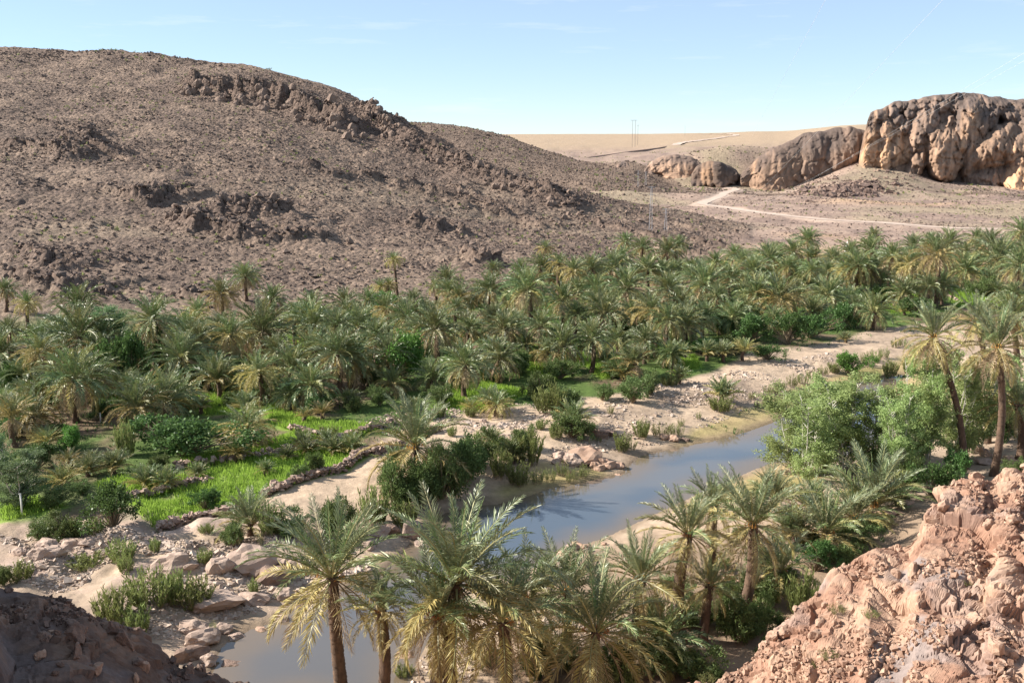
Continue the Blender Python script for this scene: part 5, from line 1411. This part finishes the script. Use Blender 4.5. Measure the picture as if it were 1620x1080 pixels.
def mass(name, lab, top, base, Y0, B, seed, lean=.35, back=40, du=.9, org=(), cap=2.4, zoom=None, crag=.5, tone=1.0):
    """rock body: a relief of rotated domes standing in front of a leaning body with a back"""
    x_of = lambda px: at_y(px, 260, Y0)[0]
    tx_ = np.array([x_of(p[0]) for p in top]); tz = np.array([at_y(p[0], p[1], Y0 + lean * 20)[2] for p in top])
    bx_ = np.array([x_of(p[0]) for p in base]); bz_ = np.array([at_y(p[0], p[1], Y0)[2] for p in base])
    xs = np.arange(tx_[0], tx_[-1], du * .5); nv = 110; nb_ = 26
    v = np.concatenate([np.linspace(-.25, 1, nv), 1 + np.linspace(0, 1, nb_)[1:]])
    Xm, Vm = np.meshgrid(xs, v)
    zt = np.interp(Xm, tx_, tz) + .9 * fbm(Xm / 5, Xm * 0 + seed, octv=3, seed=seed); zb = np.interp(Xm, bx_, bz_)
    vv = np.clip(Vm, -.25, 1)
    Hh = np.maximum(zt - zb, 1)
    edge = sstep(0, .025, (Xm - xs[0]) / (xs[-1] - xs[0])) * (1 - sstep(.97, 1, (Xm - xs[0]) / (xs[-1] - xs[0])) * 0)
    Z = zb + vv * Hh
    rnd = 1 - np.sqrt(np.clip(1 - np.clip(vv, 0, 1) ** cap, 0, 1))
    Y = Y0 + lean * (Z - zb) * .55 + rnd * Hh * .55 + (1 - edge) * 12
    over = np.clip(Vm - 1, 0, 1)
    Y = Y + over * back; Z = Z - over ** 2 * 6
    rel = np.full(Xm.shape, -3.0)
    oc = np.zeros(Xm.shape)
    wx = Xm + 1.1 * fbm(Xm / 4, Z / 4, octv=3, seed=seed + 20); wz = Z + 1.1 * fbm(Xm / 4 + 9, Z / 4, octv=3, seed=seed + 21)
    for k_, b in enumerate(B):
        u_, w_, ru, rv, ang, dep = b[:6]
        if zoom: px, py = zoom[0] + u_ / zoom[2], zoom[1] + w_ / zoom[2]; ru, rv = ru / zoom[2], rv / zoom[2]
        else: px, py = u_, w_
        cx, _, cz = at_y(px, py, Y0); k = Y0 * CP / F
        ca, sa = math.cos(math.radians(ang)), math.sin(math.radians(ang))
        dx_, dz_ = wx - cx, wz - cz
        a_ = (dx_ * ca + dz_ * sa) / (ru * k * 1.12); b_ = (-dx_ * sa + dz_ * ca) / (rv * k * 1.12); b_ = np.where(b_ < 0, b_ / 1.45, b_)
        q = 1 - (np.abs(a_) ** 2.3 + np.abs(b_) ** 2.3)
        hgt = dep * 1.05 * (np.clip(q, 0, 1) ** .42) - 3 + np.where(q > 0, 0, -5)
        m = hgt > rel
        oc = np.where(m, b[6] if len(b) > 6 else .12, oc); rel = np.maximum(rel, hgt)
    g = 1 - over
    p1, p2, pc = worley(Xm / 4.2, Z / 3.6, seed=seed + 6)
    topm = sstep(.55, .85, vv)
    fh, fe, fc = facets(wx / 5.5, wz / 6.5, np.zeros_like(wx), seed + 31, 1.6)
    fh2, fe2, fc2 = facets(wx / 2.1, wz / 2.6, np.zeros_like(wx), seed + 41, 1.6)
    rel = rel + crag * (2.3 * fh + 1.0 * fh2 - .5 * (1 - sstep(0, .06, fe))) + (1.1 * (1 - p1 * 1.2) - .8 * (1 - sstep(0, .2, p2 - p1))) * topm * .8 * (.3 + crag)
    g1, g2, gc = worley(wx / 7.5 + .4 * wz / 7.5, wz / 12, seed=seed + 12)
    rel = rel + (.5 + crag) * (1.3 * fbm(Xm / 6, Z / 8, octv=5, seed=seed + 7) + .7 * fbm(Xm / 1.5, Z / 4, octv=4, seed=seed + 8)) - 1.6 * crag * (1 - sstep(0, .07, g2 - g1))
    rel = rel + 7.0 * (1 - sstep(-.05, .34, vv)) * (.75 + .5 * fbm(Xm / 8, Z * 0 + 3, octv=3, seed=seed + 61))
    Y = Y - rel * g * (edge * .8 + .2); Z = Z + .25 * np.maximum(rel, 0) * over * g
    x_, y_, z_ = Xm.ravel(), Y.ravel(), Z.ravel()
    shear = tx_[0] / Y0
    X_s = x_ + (y_ - Y0) * shear * 1.02
    n1 = fbm(x_ / 2.2, z_ / 11, octv=4, seed=seed + 3); n2 = fbm(x_ / 12, z_ / 12, octv=3, seed=seed + 4)
    dark = np.array([.13, .097, .082]); mid_ = np.array([.265, .183, .138]); og = np.array([.49, .30, .18])
    c_ = dark + (mid_ - dark) * sstep(-.35, .4, n1 + n2 * .8 - .25 * topm.ravel())[:, None]
    o = np.clip(oc.ravel() * (1.1 - topm.ravel() * .9) + .55 * n1 * (oc.ravel() > .3), 0, 1)
    n3 = fbm(x_ / .9, z_ / 4, octv=4, seed=seed + 14); c_ = (c_ + (og - c_) * o[:, None]) * (1 + .35 * n3[:, None]) * tone
    link(name, mk_mesh(name, np.stack([X_s, y_, z_], -1), quads=grid_quads(len(v), len(xs)), mats=[M['dome']], col=c_, smooth=True), None, label=lab, cat='rock formation', kind='structure')
mass('rock_massif', 'great rounded rock massif with orange cliff and dark top',
  [(1356,262),(1362,225),(1368,190),(1372,178),(1390,170),(1410,160),(1440,153),(1480,148),(1515,142),(1550,144),(1590,149),(1620,155),(1680,150),(1800,140)],
  [(1356,285),(1380,300),(1440,305),(1520,310),(1600,330),(1800,340)], 455,
  [(290,510,85,190,0,8,.95),(395,530,60,190,0,9,.8),(480,520,60,150,0,7,.45),(560,570,60,110,0,5,.5),(240,560,40,130,0,5,.7),(330,300,85,60,20,9,.45),(470,265,42,50,0,7),(610,255,40,65,-20,7),(690,235,45,60,-30,6),(560,385,45,55,0,8),(500,330,50,38,0,7),
   (560,195,90,45,15,6),(700,165,80,40,0,6),(850,175,90,70,-20,8),(960,140,80,50,0,7),(1010,200,70,60,-30,6),(650,460,35,70,0,9,.5),(705,400,100,150,-15,11),(850,560,135,170,10,14,.3),(790,310,40,90,0,8),(920,370,40,60,0,7),(1090,370,125,195,-10,13,.35),
   (1250,270,75,95,0,9),(1330,215,110,60,-10,8),(1430,280,80,55,0,8),(1560,240,120,90,0,9),(1250,540,240,105,35,15,.3),(1460,600,160,150,35,17,.4),(1600,420,150,140,20,13),(1440,810,140,150,0,19,.95),(1640,800,160,200,0,18,.6),
   (640,690,65,130,-25,10,.25),(260,720,80,80,0,7,.35),(940,650,140,65,30,9,.2),(1200,790,190,80,15,12,.2),(450,750,140,50,25,6,.3),(1080,650,60,110,-15,10,.25)], 300, lean=.35, zoom=(1320,120,4.91), crag=.85)
mass('rock_dome', 'long grey-brown rock domes leading down to the track bend',
  [(1168,282),(1182,268),(1198,252),(1224,236),(1250,222),(1268,214),(1300,208),(1335,202),(1350,198),(1362,202),(1375,205)],
  [(1168,310),(1220,314),(1300,316),(1375,316)], 466,
  [(840,330,105,62,50,10,.3),(960,275,45,85,-15,10),(1040,285,72,40,20,9),(1060,225,85,32,0,7),(930,240,55,30,10,6),(1090,245,30,45,0,7),(775,330,32,30,0,7,.7),(760,300,30,28,0,6,.2),(745,350,40,30,0,6,.3),(1000,330,50,40,30,7,.25),(900,350,40,50,-20,8,.2),(1010,225,60,30,0,6)], 330, lean=.6, zoom=(810,100,2.0), crag=.35, tone=.9)
mass('rock_dome', 'low dark scalloped rock dome above the road end',
  [(1094,276),(1102,264),(1112,259),(1124,256),(1140,256),(1156,261),(1166,268),(1172,278)],
  [(1094,290),(1125,296),(1172,296)], 470,
  [(655,340,26,36,15,9),(632,340,20,32,0,7,.5),(685,342,28,30,-20,7),(610,345,12,26,0,5,.6),(706,352,20,20,-30,6)], 350, lean=.7, zoom=(810,100,2.0), crag=.2, tone=.7)
mass('rock_slab', 'pale smooth bare rock slope left of the scalloped dome',
  [(1016,272),(1030,254),(1048,245),(1072,243),(1096,247),(1112,258),(1122,270)],
  [(1016,284),(1060,290),(1122,292)], 492,
  [(540,310,90,40,-12,6,.3),(480,295,46,36,0,5,.25),(455,285,36,25,0,4,.1),(590,285,35,14,0,4,0.)], 352, lean=1.5, zoom=(810,100,2.0), crag=.3, tone=1.15)
mass('rock_dome', 'isolated dark rounded rock hump on the valley floor',
  [(966,268),(975,260),(988,256),(1000,259),(1010,268),(1014,274)], [(966,276),(990,282),(1014,280)], 505, [(990,268,20,10,-15,6,0.),(1003,270,10,7,-20,5,0.)], 360, lean=.8, back=10)
# talus under the massif
N = 2600; tx = rg.normal(0, 1, N); px_ = 1335 + tx * 40; py_ = 296 - (px_ - 1335) * .12 + rg.normal(0, 7, N)
TP = np.array([hit(a_, b_) for a_, b_ in zip(px_[:420], py_[:420])])
TP = TP[rg.integers(0, 420, 1300)] + rg.normal(0, 1.6, (1300, 2))
link('talus', stones(TP[:, 0], TP[:, 1], np.clip(rg.lognormal(-.5, .5, 1300), .25, 2.4), .2, M['dark_rock'], 'talus', 8), label='dark fallen blocks below the orange cliff', cat='talus', kind='stuff')
# road embankment: a retaining wall in shadow, its shade put in as dark rock colour
mb = MB(); EP = [at_y(px, py, Y) for px, py, Y in [(915,252,800),(960,246,860),(1000,240,930),(1040,235,1020),(1062,231,1110)]]
for i in range(len(EP) - 1):
    (x0, y0, z0), (x1, y1, z1) = EP[i], EP[i + 1]
    h0 = 5.5; 
    mb.add([(x0, y0, z0 + .5), (x1, y1, z1 + .5), (x1, y1 + 9, z1 + .5), (x0, y0 + 9, z0 + .5), (x0, y0 - 1.5, z0 - h0), (x1, y1 - 1.5, z1 - h0), (x1, y1 + 12, z1 - h0), (x0, y0 + 12, z0 - h0)], [[0, 1, 2, 3], [4, 5, 1, 0], [7, 3, 2, 6], [4, 0, 3, 7], [5, 6, 2, 1]])
link('road_embankment', mb.mesh('road_embankment', [M['dark_rock']]), label='shadow-dark stone embankment carrying the far road', cat='embankment', kind='structure')

# ------------------------------------------------------------------ foreground cliffs
def cliff(ks, ya, slope, back, colA, colB, colC, name, lab, seed, na, nt_, amp=1.0, y_near=9.5):
    A = np.array([a_of(k[0], k[1]) for k in ks]); Ye = np.array([k[2] for k in ks], float); Ze = np.array([z_of(k[1], k[2]) for k in ks])
    av = np.linspace(ya[0], ya[1], na)
    s = np.concatenate([np.linspace(0, 1, int(nt_ * .8)), 1 + np.linspace(0, 1, int(nt_ * .2) + 1)[1:] ** 1.4])
    Aa, Ss = np.meshgrid(av, s)
    def smooth_(v):
        k_ = np.hanning(15); k_ /= k_.sum(); return np.convolve(np.pad(v, 7, mode='edge'), k_, 'valid')
    ye = np.broadcast_to(smooth_(np.interp(av, A, Ye)), Aa.shape); ze = np.broadcast_to(smooth_(np.interp(av, A, Ze)), Aa.shape)
    Y = np.where(Ss <= 1, y_near + (ye - y_near) * np.minimum(Ss, 1), ye + (Ss - 1) * 12)
    X = Aa * Y
    d = ye - Y
    Z = ze - np.where(d > 0, d * slope, -d * back * (1 - np.exp(d / 1.2)))
    P = np.stack([X, Y, Z], -1)
    du = np.gradient(P, axis=1); dv = np.gradient(P, axis=0)
    Nn = np.cross(du, dv); Nn /= np.linalg.norm(Nn, axis=-1)[..., None]
    x, y, z = (P[..., k].ravel() for k in range(3))
    # domain warp so the joints wander
    wx_ = x + .35 * fbm(x / 1.3, y / 1.3, z / 1.3, octv=3, seed=seed); wy_ = y + .35 * fbm(x / 1.3, y / 1.3, z / 1.3, octv=3, seed=seed + 1)
    big = fbm(x / 3.2, y / 3.2, z / 3.2, octv=4, seed=seed + 2)
    h1, e1, c1 = facets(wx_ / 2.3, wy_ / 2.6, z / 2.3, seed + 3, 1.2)
    h2, e2, c2 = facets(wx_ / .62, wy_ / .7, z / .6, seed + 14, 1.6)
    h3, e3, c3 = facets(wx_ / .21, wy_ / .23, z / .21, seed + 25, 1.8)
    frac = sstep(-.22, .22, fbm(x / 2.0, y / 2.0, z / 2.0, octv=3, seed=seed + 6))      # where the rock is broken up
    sm = fbm(x / .5, y / .5, z / .5, octv=5, seed=seed + 7, gain=.6)
    disp = .38 * big + .24 * h1 - .08 * (1 - sstep(0, .06, e1)) + (.25 + .75 * frac) * (.16 * h2 - .04 * (1 - sstep(0, .08, e2))) + (.12 + .88 * frac) * .055 * h3 + .075 * sm
    # vertical joints
    jt = np.abs(((wx_ + .25 * wy_) / 1.1) % 1 - .5); disp = disp - .05 * (1 - sstep(0, .05, jt)) * sstep(0, .3, big)
    P = P + Nn * (disp * amp).reshape(Aa.shape)[..., None]
    v = fbm(x / 1.1, y / 1.1, z / 1.1, octv=4, seed=seed + 8); v2 = fbm(x / .35, y / .35, z / .35, octv=3, seed=seed + 9)
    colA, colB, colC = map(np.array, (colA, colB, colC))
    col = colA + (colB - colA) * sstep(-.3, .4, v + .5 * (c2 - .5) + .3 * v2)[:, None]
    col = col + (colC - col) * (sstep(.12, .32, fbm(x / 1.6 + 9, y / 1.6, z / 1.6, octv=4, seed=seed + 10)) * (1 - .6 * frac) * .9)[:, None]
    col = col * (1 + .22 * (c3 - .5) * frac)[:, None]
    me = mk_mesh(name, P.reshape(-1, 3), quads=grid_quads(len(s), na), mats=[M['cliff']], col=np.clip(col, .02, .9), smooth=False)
    link(name, me, None, label=lab, cat='rock cliff', kind='structure')
    return P.reshape(-1, 3), Nn.reshape(-1, 3)
CR = cliff([(900,1180,20),(1000,1115,20.5),(1080,1082,21),(1130,1072,21.2),(1185,1045,21.6),(1225,1000,22),(1250,980,22.2),(1300,935,22.8),(1315,910,23),(1368,885,23.4),(1375,862,23.6),(1440,850,24),(1455,815,24.3),(1500,785,25),(1545,765,25.5),(1580,758,26),(1600,742,26),(1640,738,26.5),(1800,660,27),(2200,520,28)],
      (.03, .85), .16, 1.7, (.28, .162, .112), (.39, .258, .182), (.235, .195, .18), 'red_cliff', 'sunlit fractured pink rock slope falling to the palms', 200, 520, 390)
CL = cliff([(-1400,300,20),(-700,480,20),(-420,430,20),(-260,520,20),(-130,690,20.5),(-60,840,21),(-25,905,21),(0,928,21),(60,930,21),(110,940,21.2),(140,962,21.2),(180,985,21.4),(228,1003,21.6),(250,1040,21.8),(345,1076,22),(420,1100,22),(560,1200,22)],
      (-1.15, -.12), .16, 1.9, (.11, .075, .06), (.20, .135, .10), (.13, .105, .10), 'dark_cliff', 'shaded dark rock slope beside the lower stream', 240, 290, 230, 1.0)  # reddish rock colours darkened further to stand in for the slope's shade
# loose blocks on the two cliffs
MESHP = [boulder_mesh(s + 60, M['pink_rock'], .10, ICO3, True, 14) for s in range(5)]
def blocks(C, n, lim, smin, smax, meshes, seed, noun, adj, grp, lim_r):
    P, Nn = C; g = np.random.default_rng(seed)
    px_, py_, f_ = project(P[:, 0], P[:, 1], P[:, 2])
    ok = np.nonzero((px_ > lim[0]) & (px_ < lim[1]) & (py_ > lim[2]) & (py_ < lim[3]))[0]
    ids = g.choice(ok, n, replace=False)
    for q, i in enumerate(ids):
        s = g.uniform(0, 1) ** 2.2 * (smax - smin) + smin
        o = link('loose_rock', meshes[q % len(meshes)], None, tuple(P[i] + Nn[i] * s * .15), cat='rock', group=grp)
        o.scale = (s * g.uniform(.8, 1.3), s * g.uniform(.7, 1.1), s * g.uniform(.5, .9)); o.rotation_euler = tuple(g.uniform(-3, 3, 3))
        sz = 'small' if s < .16 else 'mid-sized' if s < .28 else 'large'
        PENDING.append((o, px_[i], py_[i], noun, sz + (' flat' if o.scale.z < .6 * o.scale.x else ' chunky'), None))
    # fine debris
blocks(CR, 90, (1190, 1625, 740, 1085), .06, .27, MESHP, 1, 'pink cliff rock', '', 'loose rocks on the pink cliff', 0)
blocks(CL, 26, (0, 340, 930, 1085), .10, .36, BD + [MESHP[0]], 2, 'shaded slope rock', '', 'loose rocks on the dark slope', 0)
LANDMARKS += [(1330,960,'the hollow at the cliff edge'),(1400,900,'the upper cliff shoulder'),(1580,800,'the smooth block topping the cliff'),(1500,870,'the grey-stained cliff patch'),(1380,1020,'the vertical cracks in the cliff'),(1540,1010,'the lower cliff shelf'),(1250,1040,'the low end of the cliff'),(1590,930,'the cliff edge of the frame'),(1450,960,'the smooth slab in the cliff'),
  (440,165,'the ridge-top crag'),(350,150,'the upper end of the crag'),(560,215,'the broken end of the crag'),(650,240,'the dark ridge face'),(800,300,'the shadowed ridge'),(900,335,'the ridge tail'),(330,365,'the small orange outcrop'),(240,315,'the small dark outcrop'),(400,330,'the rounded outcrop dome'),(700,362,'the low slope outcrop'),(760,418,'the ledge above the palms'),(1000,365,'the strata line'),(130,238,'the dark bluff'),(80,460,'the gully bluff'),(500,275,'the upper strata line'),(600,290,'the middle strata line'),(480,382,'the low rock line'),(1310,305,'the talus heap')]
P, Nn = CR; g = np.random.default_rng(6); pxx, pyy, _ = project(P[:, 0], P[:, 1], P[:, 2])
def debris(C, lim, n, seed, mat, nm, lab):
    P, Nn = C; g = np.random.default_rng(seed); pxx, pyy, _ = project(P[:, 0], P[:, 1], P[:, 2])
    dn = fbm(P[:, 0] / 1.1, P[:, 1] / 1.1, P[:, 2] / 1.1, octv=3, seed=seed)
    ok = np.nonzero((pxx > lim[0]) & (pxx < lim[1]) & (pyy > lim[2]) & (pyy < lim[3]) & (dn > .10))[0]
    i = g.choice(ok, n); S = np.clip(g.lognormal(-3.35, .5, n), .015, .11)
    V = CUBE[None] * g.uniform(.55, 1.2, (n, 8, 1)) + g.normal(0, .1, (n, 8, 3)); V = np.einsum('nij,nkj->nki', rand_rot(g, n), V) * g.uniform(.6, 1.3, (n, 1, 3)) * S[:, None, None]
    V += (P[i] + Nn[i] * (S * .3)[:, None])[:, None, :]
    Q = (CUBEQ[None] + (np.arange(n) * 8)[:, None, None]).reshape(-1, 4)
    link(nm, mk_mesh(nm, V.reshape(-1, 3), quads=Q, mats=[mat], smooth=False), None, label=lab, cat='rubble', kind='stuff')
debris(CR, (1100, 1640, 735, 1100), 3600, 3, M['pink_rock'], 'rubble', 'small angular rubble in the cracks of the pink slope')
debris(CL, (-20, 350, 925, 1100), 900, 4, M['dark_rock'], 'rubble', 'small rubble on the shaded dark slope')

# tufts on the pink cliff
def tuft_on(C, px, py, s, fixed):
    P, Nn = C; a_, b_, _ = project(P[:, 0], P[:, 1], P[:, 2]); i = np.argmin((a_ - px) ** 2 + (b_ - py) ** 2)
    o = link('grass_tuft', RD[0], None, tuple(P[i] - Nn[i] * .02), label=fixed, cat='grass tuft', group='dry tufts on the cliff'); o.scale = (s, s, s * .8)
for (px, py, s, lab) in [(1322,968,.26,'grey-green tuft near the cliff edge hollow'),(1375,975,.24,'grey tuft beside the vertical cracks'),(1530,925,.16,'pale wide tuft on the cliff shelf'),(1290,1055,.2,'yellow tuft low on the cliff end'),(1310,1040,.25,'yellow-green tuft above the lowest cliff blocks'),(1115,1052,.25,'green tuft at the foot of the cliff')]:
    tuft_on(CR, px, py, s, lab)

# ------------------------------------------------------------------ poles, pylons, wires, posts
def pole(px, pt, pb, Y, r, lab, arm=0, nm='utility_pole', mat='pole_wood', cat='utility pole', grp='utility poles on the plateau'):
    x, _, zt = at_y(px, pt, Y); zb = at_y(px, pb, Y)[2]; zb = min(zb, TZ(x, Y)) - .3
    root = bpy.data.objects.new(nm, None); scene.collection.objects.link(root); root.location = (x, Y, zb)
    tag(root, lab, cat, grp)
    mb = MB(); mb.tube([(0, 0, 0), (0, 0, zt - zb)], [r, r * .7], 8); link('pole_shaft', mb.mesh('pole_shaft', [M[mat]]), root)
    if arm:
        mb = MB(); mb.box((0, -r * 1.3, zt - zb - .4), (arm, .12, .12)); link('crossarm', mb.mesh('crossarm', [M[mat]]), root)
        mb = MB()
        for sx in (-.85, 0, .85): mb.tube([(sx * arm, -r * 1.3, zt - zb - .25), (sx * arm, -r * 1.3, zt - zb + .15)], .09, 6)
        link('insulator', mb.mesh('insulator', [M['steel']]), root)
pole(1001,190,215,1150,.22,'tallest wooden pole with crossarm on the plateau skyline',2.2)
pole(1005.5,190,215,1150,.22,'second wooden pole of the plateau cluster, standing close beside',2.0)
pole(1009.5,198,215,1250,.2,'shortest wooden pole of the plateau cluster',1.2)
pole(1084,199,212,1900,.2,'lone far pole on the plateau skyline',0)
def pylon(px, pt, pb, Y, w, lab):
    x, _, zt = at_y(px, pt, Y); zb = TZ(x, Y) - .1; H = zt - zb
    root = bpy.data.objects.new('lattice_pylon', None); scene.collection.objects.link(root); root.location = (x, Y, zb)
    tag(root, lab, 'pylon', 'lattice pylons above the grove')
    for sx, sy in ((-1, -1), (1, -1), (1, 1), (-1, 1)):
        mb = MB(); mb.tube([(sx * w, sy * w, 0), (sx * w * .35, sy * w * .35, H)], .022, 4); link('leg', mb.mesh('leg', [M['steel']]), root)
    mb = MB(); n = max(4, int(H / 1.1))
    for k in range(n):
        z0, z1 = H * k / n, H * (k + 1) / n; w0 = w * (1 - .65 * k / n); w1 = w * (1 - .65 * (k + 1) / n)
        for q in range(4):
            c0 = [(-1, -1), (1, -1), (1, 1), (-1, 1)][q]; c1 = [(-1, -1), (1, -1), (1, 1), (-1, 1)][(q + 1) % 4]
            if k % 2: c0, c1 = c1, c0
            mb.tube([(c0[0] * w0, c0[1] * w0, z0), (c1[0] * w1, c1[1] * w1, z1)], .011, 3)
    link('bracing', mb.mesh('bracing', [M['steel']]), root)
    mb = MB(); mb.box((0, 0, H - .15), (w * 2.6, .05, .05)); mb.box((0, 0, H * .82), (w * 2.0, .05, .05)); link('crossarm', mb.mesh('crossarm', [M['steel']]), root)
pylon(1031,295,378,232,.35,'thin steel lattice pylon with crossarms, taller of the near pair')
pylon(1054,330,382,236,.3,'shorter thin steel lattice pylon beside the dark ledge')
pylon(1010,270,300,430,.35,'faint pylon on the valley floor before the dark hump')
pylon(1022,272,300,440,.35,'faint pylon just behind the valley floor pylon')
def wire(P0, P1, sag, r, lab):
    P0, P1 = np.array(P0), np.array(P1); t = np.linspace(0, 1, 40)[:, None]
    P = P0 * (1 - t) + P1 * t; P[:, 2] -= (4 * sag * t * (1 - t))[:, 0]
    mb = MB(); mb.tube(P, np.interp(np.linspace(0, 1, 40), [0, 1], r), 4); link('power_line', mb.mesh('power_line', [M['wire']], True), None, label=lab, cat='power line', group='power lines crossing the valley')
wire(at_y(1322, -30, 22), at_y(1190, 215, 900), .0, [.0025, .035], 'thin power line crossing the open sky nearest the plateau')
wire(at_y(1520, -30, 22), at_y(1180, 322, 300), .3, [.003, .018], 'power line passing just beside the rock massif')
wire(at_y(1680, 48, 24), at_y(1215, 320, 300), .35, [.0025, .011], 'power line drawn across the rock massif')
wire(at_y(1700, 52, 24), at_y(1190, 325, 300), .6, [.002, .009], 'lower power line drawn across the rock massif')
# leaning white pole in the far grove, white posts in the fields
x, y = hit(1330, 425); z = TZ(x, y)
mb = MB(); X2 = at_y(1341, 382, y); mb.tube([(x, y, z), X2], [.14, .10], 8)
link('leaning_pole', mb.mesh('leaning_pole', [M['white_paint']], True), None, label='white leaning pole sticking out of the far palms', cat='pole')
def post(px, py, h, lab):
    x, y = hit(px, py); z = TZ(x, y); f = y * CP + CAMZ * SP; H = h * f / F
    mb = MB(); mb.tube([(x, y, z - .1), (x + .03, y, z + H * .5), (x + .02, y, z + H)], [.055, .05, .045], 7); mb.tube([(x - .07, y, z + H), (x + .08, y, z + H + .02)], .02, 6)
    link('post', mb.mesh('post', [M['white_paint']], True), None, label=lab, cat='post', group='posts in the fields')
post(35, 817, 38, 'white wooden post standing in the green field'); post(159, 668, 15, 'small pale stick post in the shaded clearing'); post(194, 672, 12, 'thin pale stick beside the yellow palm')
relabel()
print('palms', n_palm[0], 'rocks', nr[0], 'objects', len(bpy.data.objects), 'tris', sum(len(m.loop_triangles) or len(m.polygons) * 2 for m in bpy.data.meshes))
